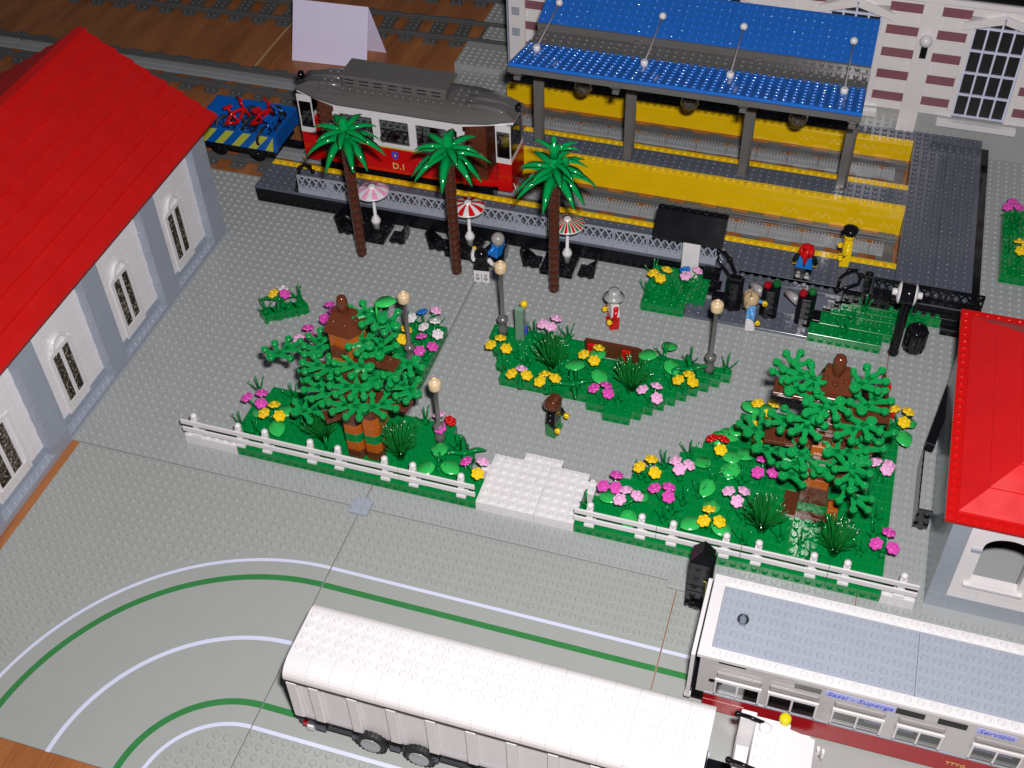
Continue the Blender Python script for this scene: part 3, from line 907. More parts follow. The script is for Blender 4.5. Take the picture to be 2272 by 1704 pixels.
# ================================================================== RIGHT KIOSK (red hipped roof)
T = Thing('kiosk', 'white and grey kiosk with arched window and red hipped roof at the right edge', 'building', (54, 4, 0))
kx0, kx1, ky0, ky1, kh = 53.9, 78, 4.0, 30, 12.6
b = MB()
b.box(kx0, ky0, -.02, kx1, ky0+1, 2.0); b.box(kx0, ky0+.001, 2.0, kx0+1.6, ky0+1, kh)
b.box(kx0, ky0+1, -.02, kx0+1, ky1, kh); b.box(kx0+1, ky1-1, -.02, kx1, ky1, kh); b.box(kx1-1, ky0+1, -.02, kx1, ky1-1, kh)
T.part('grey_wall', b, 'lbgx', bevel=.02)
wx0, wx1, wz0_, wz1_ = 56.9, 60.9, 4.5, 9.6
b = MB(); b.box(kx0+1.6, ky0+.03, 2.0, wx0, ky0+.95, kh); b.box(wx0, ky0+.03, 2.0, wx1, ky0+.95, wz0_)
b.box(wx1, ky0+.03, 2.0, kx1, ky0+.95, kh)
# arch over the opening
c = (wx0+wx1)/2; r = (wx1-wx0)/2; n = 16
pts = [(wx0, wz1_), (wx0, kh), (wx1, kh), (wx1, wz1_)] + [(c+r*cos(pi*i/n), wz1_+r*.75*sin(pi*i/n)) for i in range(1, n)]
b.prismY(pts, ky0+.03, ky0+.95)
T.part('white_wall', b, 'whitex', bevel=.0)
f = MB(); f.box(wx0-.5, ky0-.35, wz0_-.35, wx1+.5, ky0+.02, wz0_); T.part('sill', f, 'white', bevel=.04)
f = MB(); f.box(wx0-.9, ky0-.2, 8.9, wx0-.001, ky0+.02, 9.3); T.part('impost', f, 'lbg', bevel=.03)
b = MB()
x0, x1, y0, y1 = 53.0, 79, 3.4, 30.6
b.box(x0, y0, 12.6, x1, y1, 13.0)
b.studs([(x0+.5, y0+.5+i, 13.0) for i in range(27)] + [(x0+1.5+i, y0+.5, 13.0) for i in range(24)] + [(x0+1.5+i, y1-.5, 13.0) for i in range(24)])
T.part('roof_edge', b, 'red', bevel=.03)
b = MB()
xa, ya, yb, z = x0+1, y0+1, y1-1, 13.0
for i in range(3):
    r1, h1 = 2.1, 1.35
    A = [(xa, ya, z), (x1, ya, z), (x1, yb, z), (xa, yb, z)]
    Bq = [(xa+r1, ya+r1, z+h1), (x1, ya+r1, z+h1), (x1, yb-r1, z+h1), (xa+r1, yb-r1, z+h1)]
    L0 = [(p[0], p[1], z+.14) for p in A]
    vs = A+L0+Bq
    b.add(vs, [(0,1,5,4), (3,0,4,7), (2,3,7,6), (4,5,9,8), (7,4,8,11), (6,7,11,10), (8,9,10,11)])
    xa += r1; ya += r1; yb -= r1; z += h1
T.part('roof', b, 'redroof2')
# acrylic case beside it
T = Thing('clear_screen', 'low clear acrylic screen with a black top bar beside the left wall of the kiosk', 'screen', (53, 13, 0))
b = MB(); b.prism([(52.2, 12.5), (52.3, 12.5), (52.35, 20.4), (53.85, 29.2), (53.75, 29.2), (52.2, 20.4)], 0, 3.0); b.prism([(52.3, 12.5), (53.6, 12.5), (53.6, 12.6), (52.3, 12.6)], 0, 3.0); T.part('acrylic_sheet', b, 'clear')
b = MB(); b.prism([(52.2, 20.4), (53.1, 20.2), (53.85, 24.2), (53.85, 29.2), (53.75, 29.2)], 3.01, 3.9); T.part('top_bar', b, 'black', bevel=.05)
# ================================================================== TRAM
T = Thing('tram', 'red and cream rack tram with dark grey roof and clerestory on the near track', 'tram', (-14.2, 53.4, .8))
cy, hw_ = 53.5, 3.9
def hullpts(o=0.0, xl=-28.3, xr=0.0, tp=6.2, e=1.9):
    return [(xl-o, cy-e-o*.3), (xl+tp, cy-hw_-o), (xr-tp, cy-hw_-o), (xr+o, cy-e-o*.3), (xr+o, cy+e+o*.3), (xr-tp, cy+hw_+o), (xl+tp, cy+hw_+o), (xl-o, cy+e+o*.3)]
b = MB(); b.prism([(-22.6, cy-hw_), (-5.7, cy-hw_), (-5.7, cy+hw_), (-22.6, cy+hw_)], 3.0, 7.0)
T.part('body', b, 'red', bevel=.04)
b = MB(); b.box(-22.62, cy-hw_-.04, 6.75, -5.68, cy-hw_, 6.95); T.part('yellow_line', b, 'lime')
b = MB()
for sg in (-1, 1):
    y = cy+sg*hw_
    b.box(-22.6, y-.15, 7.0, -5.7, y+.15, 7.5); b.box(-22.6, y-.15, 10.9, -5.7, y+.15, 12.0)
    for x in (-22.35, -17.1, -12.3, -7.3, -5.95): b.box(x-.5, y-.14, 7.5, x+.5, y+.14, 10.9)
T.part('window_band', b, 'white', bevel=.03)
b = MB(); b.box(-22.3, cy-3.6, 7.0, -6.0, cy+3.6, 7.05)
for x in (-19.7, -14.7, -9.8):
    b.box(x-1.6, cy-2.8, 7.05, x-.6, cy+2.8, 9.6); b.box(x+.5, cy-2.8, 7.05, x+1.5, cy+2.8, 9.6)
T.part('seats', b, 'inbrown')
for x in (-19.7, -14.7, -9.8):
    b = MB(); b.box(x-1.9, cy-hw_+.02, 7.5, x+1.9, cy-hw_+.1, 10.9); b.box(x-1.9, cy-hw_-.3, 8.0, x+1.9, cy-hw_-.2, 8.5)
    T.part('window', b, 'clearw')
# end platforms
for sg, xm, xe in ((1, -5.7, 0.0), (-1, -22.6, -28.3)):
    b = MB()
    xi = xm
    P = [(xi, cy-3.3), (xe-sg*.9, cy-2.6), (xe-sg*.9, cy+2.6), (xi, cy+3.3)]
    if sg < 0: P = P[::-1]
    b.prism(P, 2.6, 3.6); T.part('step', b, 'red', bevel=.04)
    b = MB(); b.box(xi, cy-3.0, 3.6, xe-sg*3.1, cy+3.0, 11.7)
    for i in range(4):
        for z in range(9):
            b.lathe([(.2, 0.02), (.2, -.14), (.15, -.19)], (xi+sg*(.5+i*.68), cy-3.0, 4.0+z*.82), 8, 0, 'y')
    T.part('brown_panel', b, 'brown2')
    b = MB(); b.box(min(xe, xe-sg*1.9), cy-2.6, 2.0, max(xe, xe-sg*1.9), cy+2.6, 6.3); T.part('end_apron', b, 'red', bevel=.06)
    b = MB(); b.box(xe-sg*2.0, cy-2.62, 6.3, xe-sg*.02, cy-2.4, 7.0); b.box(xe-sg*2.0, cy-2.62, 10.8, xe-sg*.02, cy-2.4, 11.7)
    b.box(xe-sg*.25, cy-2.4, 6.3, xe-sg*.02, cy+2.4, 6.8); b.box(xe-sg*2.0, cy-2.6, 7.0, xe-sg*1.85, cy-2.45, 10.8); b.box(xe-sg*.2, cy-2.6, 7, xe-sg*.05, cy-2.45, 10.8)
    b.box(xe-sg*2.0, cy-2.63, 6.25, xe, cy-2.6, 6.32)
    T.part('windscreen_frame', b, 'white', bevel=.02)
    b = MB(); b.box(xe-sg*1.85, cy-2.56, 7, xe-sg*.2, cy-2.5, 10.8); b.box(xe-sg*.14, cy-2.4, 6.8, xe-sg*.08, cy+2.4, 10.8)
    T.part('windscreen', b, 'clearw')
    b = MB(); b.lathe([(.5, 0), (.6, .3), (.5, .5)], (xe+(.0 if sg > 0 else -.5), cy, 12.9), 14, 0, 'x'); b.box(xe-.2, cy-.2, 12.2, xe+.2, cy+.2, 13)
    T.part('headlamp', b, 'black')
    b = MB(); b.tube([(xe+sg*.1, cy-2.2, 3.2), (xe+sg*.5, cy-2.5, 2.3), (xe+sg*.3, cy-2.4, 1.2)], .08, 6); T.part('hose', b, 'tan')
# cream strip round the ends under the roof
hp = hullpts(.12)
n = len(hp)
for i in range(n):
    if i in (1, 5): continue
    b = MB()
    a, c = Vector(hp[i]).to_3d(), Vector(hp[(i+1) % n]).to_3d()
    d = (c-a).normalized(); nrm = Vector((d.y, -d.x, 0))*.0
    q = [(a.x, a.y), (c.x, c.y)]
    inn = Vector((-d.y, d.x, 0))*.25
    b.prism([(a.x, a.y), (c.x, c.y), (c.x+inn.x, c.y+inn.y), (a.x+inn.x, a.y+inn.y)], 11.6, 12.02)
    T.part('cornice', b, 'white')
# curved roof: scaled hull rings
b = MB(); rings = [(.25, 12.03), (.3, 12.25), (-.5, 12.7), (-1.4, 13.0), (-2.4, 13.15)]
vs = []
for (o, z) in rings:
    pts = hullpts(o, tp=6.2+max(0, -o)*1.2)
    # subdivide the end chamfers for a rounder plan
    q = []
    m = len(pts)
    for i in range(m):
        p0, p1 = Vector(pts[i]), Vector(pts[(i+1) % m])
        q.append(p0)
        if i in (0, 2, 4, 6):
            mid = (p0+p1)/2
            out = (mid-Vector((-14.15, cy))); out.x *= .25; mid2 = mid+out.normalized()*.35
            q.append(mid2)
    vs += [(p.x, p.y, z) for p in q]
m = len(vs)//len(rings)
fs = []
for k in range(len(rings)-1):
    for i in range(m):
        fs.append((k*m+i, k*m+(i+1) % m, (k+1)*m+(i+1) % m, (k+1)*m+i))
fs.append(tuple(range(m))[::-1]); fs.append(tuple(range((len(rings)-1)*m, len(rings)*m)))
b.add(vs, fs)
b.studs([(-7.6+i, cy-1.5+j, 13.15) for i in range(3) for j in range(4)] + [(-25.0+i, cy-1.5+j, 13.15) for i in range(2) for j in range(4)] + [(-22+i, cy-1.9, 13.14) for i in range(14)])
for sg, xe in ((1, 0), (-1, -28.3)):
    for dy in (-1.3, 0.3):
        b.tube([(xe-sg*6.0, cy+dy, 13.05), (xe-sg*3.5, cy+dy, 13.0), (xe-sg*1.6, cy+dy, 12.75), (xe-sg*.3, cy+dy, 12.2)], .42, 10)
T.part('roof', b, 'dgr')
b = MB(); b.box(-22.1, cy-1.4, 13.15, -8.6, cy+1.9, 14.5)
for i in range(7):
    for q in (0, .45):
        b.box(-21.8+i*1.9, cy-1.46, 13.6+q, -20.6+i*1.9, cy-1.4, 13.75+q, 1)
b.box(-22.3, cy-1.8, 14.5, -8.3, cy+2.3, 14.9)
T.part('clerestory', b, ['dgr', 'black'], bevel=.03)
b = MB(); b.box(-26, cy-3.1, .6, -2.4, cy+3.1, 2.6); b.box(-24, cy-3.4, 1.0, -20, cy-3.1, 2.4); b.box(-8, cy-3.4, 1.0, -4, cy-3.1, 2.4)
T.part('underframe', b, 'black', bevel=.06)
for x in (-23.4, -19.8, -8.8, -5.0):
    b = MB(); b.cyl((x, cy-2.6, 1.55), .85, -.3, .3, 18, axis='y'); T.part('wheel', b, 'black')
tb = put(text_mb('D.1', 1.25), (-15.5, cy-hw_-.02, 3.75)); T.part('number', tb, 'gold')
b = MB(); sh = [(-.42, .9), (.42, .9), (.42, .3), (.25, -.1), (0, -.3), (-.25, -.1), (-.42, .3)]
b.prismY([(-14.95+x, 5.4+z) for x, z in sh][::-1], cy-hw_-.05, cy-hw_-.01, 0)
b.prismY([(-14.95+x*.3, 5.65+z*.3) for x, z in sh][::-1], cy-hw_-.07, cy-hw_-.051, 1)
T.part('crest', b, ['print', 'gold'])
# driver
T = Thing('person', 'toy driver with yellow head and dark coat behind the right windscreen of the tram', 'toy figure', (-1.0, 53, 3.6))
b = MB(); b.lathe([(.4, 8.0), (.62, 8.15), (.62, 9.0), (.42, 9.15), (.3, 9.3)], (-1.1, 52.2, 0), 16); T.part('head', b, 'skin')
b = MB(); b.prismY([(-1.9, 6.4), (-.3, 6.4), (-.55, 8.0), (-1.65, 8.0)], 51.8, 52.7); T.part('coat', b, 'black', bevel=.05)

# ================================================================== BLUE WAGON
T = Thing('freight_wagon', 'open blue wagon with yellow hazard stripes carrying bicycles, behind the tram', 'wagon', (-37.6, 53.4, .8))
x0, x1, y0, y1 = -43.6, -31.8, 49.8, 56.9
b = MB()
prof_o = [(x0+1.0, 2.0), (x1-1.0, 2.0), (x1, 3.6), (x1, 5.2), (x0, 5.2), (x0, 3.6)]
b.box(x0+.4, y0+.35, 2.9, x1-.4, y1-.35, 3.05)
b.prismY([(x0+.6, 2.9), (x1-.1, 2.9), (x1, 3.6), (x1, 5.3), (x0, 5.3), (x0, 3.8)], y0, y0+.4)
b.prismY([(x0+.6, 2.9), (x1-.1, 2.9), (x1, 3.6), (x1, 5.5), (x0, 5.5), (x0, 3.8)], y1-.4, y1)
for xx, d in ((x0, 1), (x1, -1)):
    pts = [(xx, 3.2), (xx, 5.45), (xx+d*.5, 5.45), (xx+d*2.0, 3.1), (xx+d*2.0, 2.95)]
    if d > 0: pts = pts[::-1]
    b.prismY(pts, y0+.4, y1-.4)
b.grid(x0+2, x1-2, y0+1, y1-1, 3.05)
T.part('body', b, 'blue', bevel=.04)
s = MB(); Wd = x1-x0; z0s, z1s = 3.0, 5.2
for k in range(-1, 5):
    a = x0+.25+k*2.45
    q = [(a, z0s), (a+1.15, z0s), (a+3.25, z1s), (a+2.1, z1s)]
    q = [(min(max(x, x0+.35), x1-.3), z) for x, z in q]
    if abs(q[1][0]-q[0][0])+abs(q[2][0]-q[3][0]) < .1: continue
    s.prismY(q, y0-.03, y0-.004)
T.part('hazard_stripes', s, 'lime')
b = MB(); b.box(x0+.8, y0+.5, 1.6, x1-.8, y1-.5, 2.95); b.box(x1-.8, cy-.4, 1.6, x1+1.9, cy+.4, 2.4); T.part('underframe', b, 'black', bevel=.05)
for x in (-40.6, -35.0):
    b = MB(); b.cyl((x, y0+.55, 2.0), 1.15, -.35, .35, 20, axis='y', m=0); b.ball((x, y0+.15, 2.0), .3, 10, sy=.6); T.part('wheel', b, 'black')
def bicycle(loc, rz, tilt, colr, label):
    T = Thing('bicycle', label, 'bicycle', loc, None)
    T.o.rotation_euler = (tilt, 0, rz); T.o.scale = (1.8, 1.8, 1.8)
    b = MB(); b.tube([(-.9, 0, .9), (-.2, 0, 1.5), (.7, 0, 1.55), (1.0, 0, .9)], .13, 8); b.tube([(-.2, 0, 1.5), (0, 0, .7), (.75, 0, 1.5)], .13, 8); b.tube([(-.9, 0, .9), (0, 0, .7)], .12, 8)
    b.tube([(-.35, 0, 1.5), (-.4, 0, 2.0)], .1, 8); b.box(-.75, -.2, 1.95, -.1, .2, 2.1)
    b.tube([(.7, 0, 1.5), (.62, 0, 2.2)], .1, 8); b.tube([(.62, -.55, 2.35), (.62, 0, 2.2), (.62, .55, 2.35)], .09, 8)
    T.part('frame', b, colr, world=False)
    for x in (-1.0, 1.1):
        b = MB()
        pr = [(.62, -.08), (.72, -.08), (.8, 0), (.72, .08), (.62, .08), (.62, -.08)]
        b.lathe(pr, (x, 0, .8), 20, 0, 'y', capb=False, capt=False)
        for i in range(4):
            a = pi*i/4; b.tube([(x-.64*cos(a), 0, .8-.64*sin(a)), (x+.64*cos(a), 0, .8+.64*sin(a))], .03, 4)
        T.part('wheel', b, 'tyre', world=False)
bicycle((-38.4, 52.6, 3.3), rad(50), rad(-18), 'red', 'red toy bicycle standing in the middle of the blue wagon')
bicycle((-36.0, 54.0, 3.3), rad(60), rad(14), 'red', 'red toy bicycle with its wheel over the far side of the blue wagon')
bicycle((-33.9, 52.4, 3.3), rad(78), rad(12), 'blue', 'blue toy bicycle at the right end of the blue wagon')

# ================================================================== FOLDED CARD
b = MB()
x0, x1 = -42.3, -30.6
b.add([(x0, 76.2, -.18), (x1, 76.9, -.18), (x1+.2, 79.5, 8.3), (x0+.3, 79.0, 8.3), (x1+1.2, 81.8, -.18), (x0+1.2, 81.4, -.18),
       (x0, 76.26, -.18), (x1, 76.96, -.18), (x1+.2, 79.56, 8.2), (x0+.3, 79.06, 8.2)],
      [(0, 1, 2, 3), (9, 8, 7, 6), (3, 2, 4, 5), (0, 6, 7, 1), (0, 3, 9, 6), (1, 7, 8, 2)])
single('folded_card', b, 'card', 'blank pale folded card standing as a tent on the wooden table', 'card', (-36, 78, 0))
T = Thing('black_case', 'black boxy vehicle with a blue top at the top edge left of the striped building', 'vehicle', (-22, 108, 0))
b = MB(); b.box(-40, 107.5, 0, -9.6, 116, 5.2); T.part('body', b, 'black', bevel=.1)
b = MB(); b.box(-30, 109, 5.2, -19, 114, 6.2); T.part('top', b, 'mblue', bevel=.1)

# ================================================================== RAILCAR (bottom right)
T = Thing('railcar', 'white railcar with studded grey roof, red lower panels and blue lettering at the lower right', 'railcar', (50, -8.4, 0))
ry0, ry1, rx0, rx1, rz = -12.5, -4.3, 35.5, 82, 8.6
b = MB()
b.box(rx0, ry0, rz-.4, rx1, ry0+1, rz); b.box(rx0, ry1-1, rz-.4, rx1, ry1, rz); b.box(rx0, ry0+1, rz-.4, rx0+1, ry1-1, rz)
b.studs([(rx0+1.5+i, ry0+.5, rz) for i in range(44)] + [(rx0+1.5+i, ry1-.5, rz) for i in range(44)])
T.part('roof_border', b, 'white', bevel=.02)
b = MB(); x = rx0+1
while x < rx1:
    e = min(x+16, rx1); b.box(x+.015, ry0+1.01, rz-.4, e-.015, ry1-1.01, rz-.06); x = e
ny = 6
b.studs([(rx0+1.5+i, ry0+1+(j+.5)*(ry1-ry0-2)/ny, rz-.06) for i in range(44) for j in range(ny)])
T.part('roof', b, 'lbg', bevel=.015)
b = MB(); b.lathe([(.28, rz), (.28, rz+.25), (.42, rz+.3), (.5, rz+.6), (.4, rz+.85), (.2, rz+.95)], (38.5, -8.6, 0), 16); T.part('roof_light', b, 'clear')
yS = ry0+.1
WINX = [(37.3, 41.0), (41.6, 45.6), (46.8, 50.8), (51.8, 55.4), (57.6, 61.4), (62.6, 66.6), (68, 72)]
b = MB(); b.box(rx0+.3, yS, 3.0, rx1, yS+.4, 8.2); b.box(rx0+.5, ry1-.5, 3.0, rx1, ry1-.1, 8.2); b.box(rx0+.5, yS+.4, 2.6, rx1, ry1-.5, 2.95)
T.part('side_wall', b, 'wgrey')
for i, (a, c) in enumerate(WINX):
    m_ = (a+c)/2
    f = MB(); f.box(a, yS-.3, 6.25, c, yS-.005, 6.9); o = T.part('window', f, 'chrome', bevel=.12)
    h = MB(); h.box(a-.05, yS-.5, 5.78, c+.05, yS-.3, 6.15)
    for u in (a-.03, m_-.09, c-.15): h.box(u, yS-.5, 3.95, u+.18, yS-.36, 5.8)
    T.part('window_bar', h, 'white', parent=o, bevel=.03)
    for u, v in ((a+.15, m_-.1), (m_+.1, c-.15)):
        g = MB(); g.box(u, yS-.46, 4.1, v, yS-.38, 5.75); g.box(u+.25, yS-.36, 4.35, v-.25, yS-.2, 5.5)
        T.part('pane', g, 'clearw', parent=o)
b = MB(); b.box(rx0+1.0, yS-.02, .4, rx1, yS+.3, 3.0)
b.box(rx0+1.0, yS-.06, 2.0, 40, yS-.02, 2.05)
T.part('red_panel', b, 'dred')
b = MB(); b.box(rx0+1.0, yS-.08, 2.98, rx1, yS-.02, 3.14); T.part('trim_line', b, 'lbg')
for (a, z0_, c, z1_, mt) in ((37.3, 7.95, 39.5, 8.05, 'black'), (43.5, 7.1, 45.6, 7.8, 'dgr'), (51.4, 7.1, 53.6, 7.8, 'black'), (54.6, 7.1, 56.8, 7.8, 'black')):
    b = MB(); b.box(a, yS-.06, z0_, c, yS-.005, z1_)
    if mt == 'dgr':
        for q in range(5): b.box(a+.05, yS-.09, z0_+.08+q*.13, c-.05, yS-.06, z0_+.14+q*.13)
    T.part('vent', b, mt)
for txt, xx, ww, zz in (('Sassi - Superga', 46.0, 5.4, 7.18), ('Servizio', 57.6, 2.9, 7.22)):
    b = MB(); b.box(xx-.1, yS-.03, zz-.12, xx+ww, yS-.006, zz+.62); lb = T.part('sign_strip', b, 'label')
    tb = text_mb(txt, .78, .01, .3)
    w0 = max(v[0] for v in tb.V); k_ = (ww-.2)/w0
    tb.V = [(v[0]*k_, v[1], v[2]) for v in tb.V]
    T.part('lettering', put(tb, (xx, yS-.045, zz)), 'print', parent=lb)
tb = text_mb('TTTG', .62, .01); T.part('lettering', put(tb, (56.4, yS-.08, 1.55)), 'gold')
b = MB(); b.lathe([(.45, 0), (.45, .03)], (59.8, yS-.08, 2.0), 20, 0, 'y'); T.part('emblem', b, 'print')
# front end
b = MB(); b.box(34.9, ry0+.1, 1.5, 35.45, ry1-.3, 1.9)
b.box(35.0, ry0+.1, 1.9, 35.35, ry1-.3, 8.19)
T.part('front_wall', b, 'white', bevel=.03)
b = MB(); b.box(35.35, ry0+.5, 1.0, 36.6, ry1-.8, 3.0); b.box(36.0, ry0+.6, 3.0, 36.7, ry0+1.3, 6.4); b.cyl((36.4, ry0+.55, 0), .25, 4, 6.6, 10)
b.ball((37.0, ry0+.5, 5.0), .5, 12); b.box(36.6, ry0+.5, 3.0, 37.3, ry0+2.4, 5.2)
T.part('driver_controls', b, 'black', bevel=.03)
b = MB(); b.box(36, ry0+1, .2, 80, ry1-1, 1.6); T.part('underframe', b, 'black')

# ================================================================== BLACK TOWER by the fence
T = Thing('black_cabinet', 'tall narrow black cabinet with pointed top between the right fence and the railcar', 'cabinet', (34, -1.2, 0))
x0, x1, y0, y1 = 32.95, 35.0, -2.2, -.2
b = MB(); b.box(x0, y0, .6, x1, y1, 6.4)
b.box(x0-.02, y0-.05, 3.2, x1-.5, y0, 3.25); b.box(x0-.02, y0-.05, 2.3, x1-.5, y0, 2.35)
T.part('body', b, 'black', bevel=.05)
b = MB(); b.add([(x0, y0, 6.4), (x1, y0, 6.4), (x1, y1, 6.4), (x0, y1, 6.4), ((x0+x1)/2, y0+.6, 7.7), ((x0+x1)/2, y1-.2, 7.7)],
      [(0, 1, 4), (1, 2, 5, 4), (2, 3, 5), (3, 0, 4, 5), (3, 2, 1, 0)]); T.part('roof', b, 'black', bevel=.04)
b = MB()
for i in range(7): b.box(x1, y0+.25, 1.0+i*.75, x1+.14, y1-.1, 1.4+i*.75)
T.part('side_ribs', b, 'black', bevel=.04)
b = MB(); b.tube([(x1-.35, y0-.07, 1.2), (x1-.3, y0-.07, 4.2), (x1-.6, y0-.07, 4.25)], .045, 6); T.part('yellow_wire', b, 'lime')
b = MB(); b.box(x0, y0-.25, 0.02, x0+.5, y1, .6); b.box(x0+.9, y0-.4, 0.02, x1, y1, .6)
for i in range(4): b.cyl((x0+.7+i*.38, y0-.3, .5), .26, -.2, .2, 10, axis='y')
T.part('base', b, 'black', bevel=.05)

# ================================================================== LORRY
T = Thing('lorry_trailer', 'long white box trailer with rounded studded roof on the road', 'trailer', (20, -20.5, 0))
tx0, tx1, ty0, ty1 = 4.0, 37.9, -24.0, -16.9
prof = [(ty0, 8.3)] + [(ty0+1.7-1.7*cos(pi/2*i/7), 8.5+1.2*sin(pi/2*i/7)) for i in range(8)] + [(ty1-1.2+1.2*sin(pi/2*i/7), 8.5+1.2*cos(pi/2*i/7)) for i in range(8)] + [(ty1, 8.3)]
b = MB()
x = tx0; segs = []
while x < tx1-.5:
    e = min(x+2, tx1); b.prismX(prof, x+.008, e-.008); x = e
P = []
for i in range(33):
    for j in range(4): P.append((tx0+.6+i*1.0, ty0+2.35+j*1.05, 9.7))
b.studs(P, h=.17, n=14)
T.part('roof', b, 'white')
b = MB(); b.box(tx0+.05, ty0+.02, 7.95, tx1-.05, ty1-.02, 8.28); b.box(tx0, ty0+.3, 1.6, tx0+.3, ty1-.3, 8.0); b.box(tx0+.3, ty0+.15, 1.2, tx1, ty1-.15, 2.0)
for i in range(10):
    xx = tx0+1.9+i*3.35
    b.box(xx, ty0-.12, 1.3, xx+.95, ty0+.1, 2.35)
T.part('chassis', b, 'black', bevel=.03)
b = MB(); b.box(tx0+.4, ty0+.35, 2.0, tx1-.3, ty1-.35, 7.9)
for i in range(11):
    xx = tx0+1.7+i*3.35-3.35+.4
    if xx+.9 > tx1: break
    xx = max(xx, tx0+.15)
    b.prismX([(ty0+.3, 2.3), (ty0-.02, 2.7), (ty0-.02, 7.9), (ty0+.3, 7.9)][::-1], xx, xx+.85)
T.part('side_wall', b, 'white', bevel=.03)
def wheel(x, y, z=1.35, r=1.35, T=T):
    b = MB(); n = 24
    b.lathe([(r*.66, -.55), (r*.92, -.5), (r, -.3), (r, .3), (r*.92, .5), (r*.66, .55)], (x, y, z), n, 0, 'y', capb=True, capt=True)
    for i in range(20):
        a = 2*pi*i/20
        b.M = Matrix.Translation((x, y, z)) @ Matrix.Rotation(a, 4, 'Y'); b.box(-.12, -.5, r-.02, .12, .5, r+.09); b.M = None
    o = T.part('wheel', b, 'tyre')
    g = MB(); g.lathe([(r*.2, -.12), (r*.35, -.02), (r*.6, -.08), (r*.64, -.1)], (x, y-.56, z), n, 0, 'y', capb=True, capt=True)
    g.lathe([(r*.64, -.1), (r*.66, -.02), (r*.66, .1)], (x, y-.52, z), n, 0, 'y')
    T.part('rim', g, 'lgr', parent=o)
for x in (10.9, 15.2): wheel(x, ty0+.35)
for x in (10.9, 15.2): wheel(x, ty1-.5)
b = MB(); b.box(tx0+1.0, ty0-.05, .7, tx0+1.6, ty0+.3, 1.3); T.part('tail_lamp', b, 'white'); 
b = MB(); b.box(tx0+.7, ty0-.05, 1.3, tx0+1.05, ty0+.3, 1.7); T.part('tail_lamp', b, 'tred')
T = Thing('lorry_cab', 'white lorry cab with black mirrors and a yellow roof beacon in front of the trailer', 'lorry', (43, -20.5, 0))
b = MB(); b.prismX([(-24, 1.4), (-17.2, 1.4), (-17.2, 8.6), (-24, 8.6)], 41.0, 45.2)
b.prismY([(45.2, 1.4), (46.8, 1.4), (46.8, 5.2), (45.2, 8.6)], -24, -17.6)
b.box(41.0, -24.0, 8.6, 43.6, -17.0, 9.2)
b.prismY([(43.6, 8.6), (45.6, 8.6), (43.6, 9.2)], -24, -17.4)
b.studs([(41.55+i, -17.6-1.0*j, 9.2) for i in range(2) for j in range(7)])
T.part('cab_body', b, 'white', bevel=.04)
b = MB(); b.box(46.8, -24, 1.6, 46.95, -18.2, 5.0); T.part('windscreen', b, 'dbg')
b = MB(); b.prismX([(-18.2, 2.4), (-16.6, 2.4), (-16.6, 9.0), (-17.4, 9.0)], 39.8, 41.0); b.prismX([(-21.0, 2.4), (-18.3, 2.4), (-18.3, 6.5), (-20.2, 6.5)], 39.9, 40.9)
T.part('wind_deflector', b, 'white', bevel=.04)
b = MB(); b.lathe([(.42, 9.2), (.46, 9.3), (.46, 9.75), (.36, 9.95), (.2, 10.0)], (43.1, -16.9, 0), 18); T.part('beacon', b, 'tyel')
for y in (-17.6, -21.6):
    b = MB(); b.tube([(39.6, y+.3, 9.3), (40.4, y+.1, 9.6), (41.6, y-.1, 9.6)], .17, 8); b.ball((39.55, y+.3, 9.3), .28, 10); T.part('mirror_arm', b, 'black')
    b = MB(); b.ball((41.75, y-.4, 9.5), .5, 14, sz=.6); T.part('mirror', b, 'white')
b = MB(); b.box(37.95, -23.2, 1.0, 41, -17.8, 2.2)
for i in range(9): b.box(38.6+i*.26, -22.8, 2.2, 38.75+i*.26, -21.2, 2.9)
T.part('frame', b, 'black')
b = MB(); b.box(46.8, -23.6, 4.8, 47.0, -17.9, 5.2); b.box(45.9, -17.6, 6.6, 46.1, -17.2, 7.4); b.box(46.3, -17.6, 6.4, 46.5, -17.2, 7.2); T.part('grab_rail', b, 'white')

# ================================================================== LAMP POSTS
lampA = None
for (x, y, h, lb) in ((5.0, 9.6, 10.0, 'grey lamp post with tan head beside the red flower, left of the white steps'),
                  (-2.0, 19.7, 11.1, 'grey lamp post with tan head right of the striped tree top'),
                  (6.4, 26.7, 11.4, 'grey lamp post with tan head beside the waiter with white sleeves'),
                  (29.6, 27.0, 11.2, 'grey lamp post with tan head at the right tip of the middle garden bed')):
    T = Thing('lamp_post', lb, 'street lamp', (x, y, 1.2), 'grey lamp posts with tan heads')
    b = MB()
    b.lathe([(.55, 0), (.55, .9), (.42, 1.2), (.42, 1.9), (.62, 2.1), (.62, 2.35), (.5, 2.5), (.24, 2.7), (.22, h-2.7), (.3, h-2.6), (.3, h-2.4)], (0, 0, 0), 16)
    T.part('post', b, 'dgr', world=False)
    g = MB(); z = h-2.4
    g.lathe([(.42, z), (.62, z+.16), (.66, z+.3), (.66, z+.95), (.6, z+1.12), (.42, z+1.2), (.3, z+1.2), (.3, z+1.42), (.2, z+1.42), (.18, z+1.2)], (0, 0, 0), 20)
    T.part('lamp_head', g, 'tan', world=False)
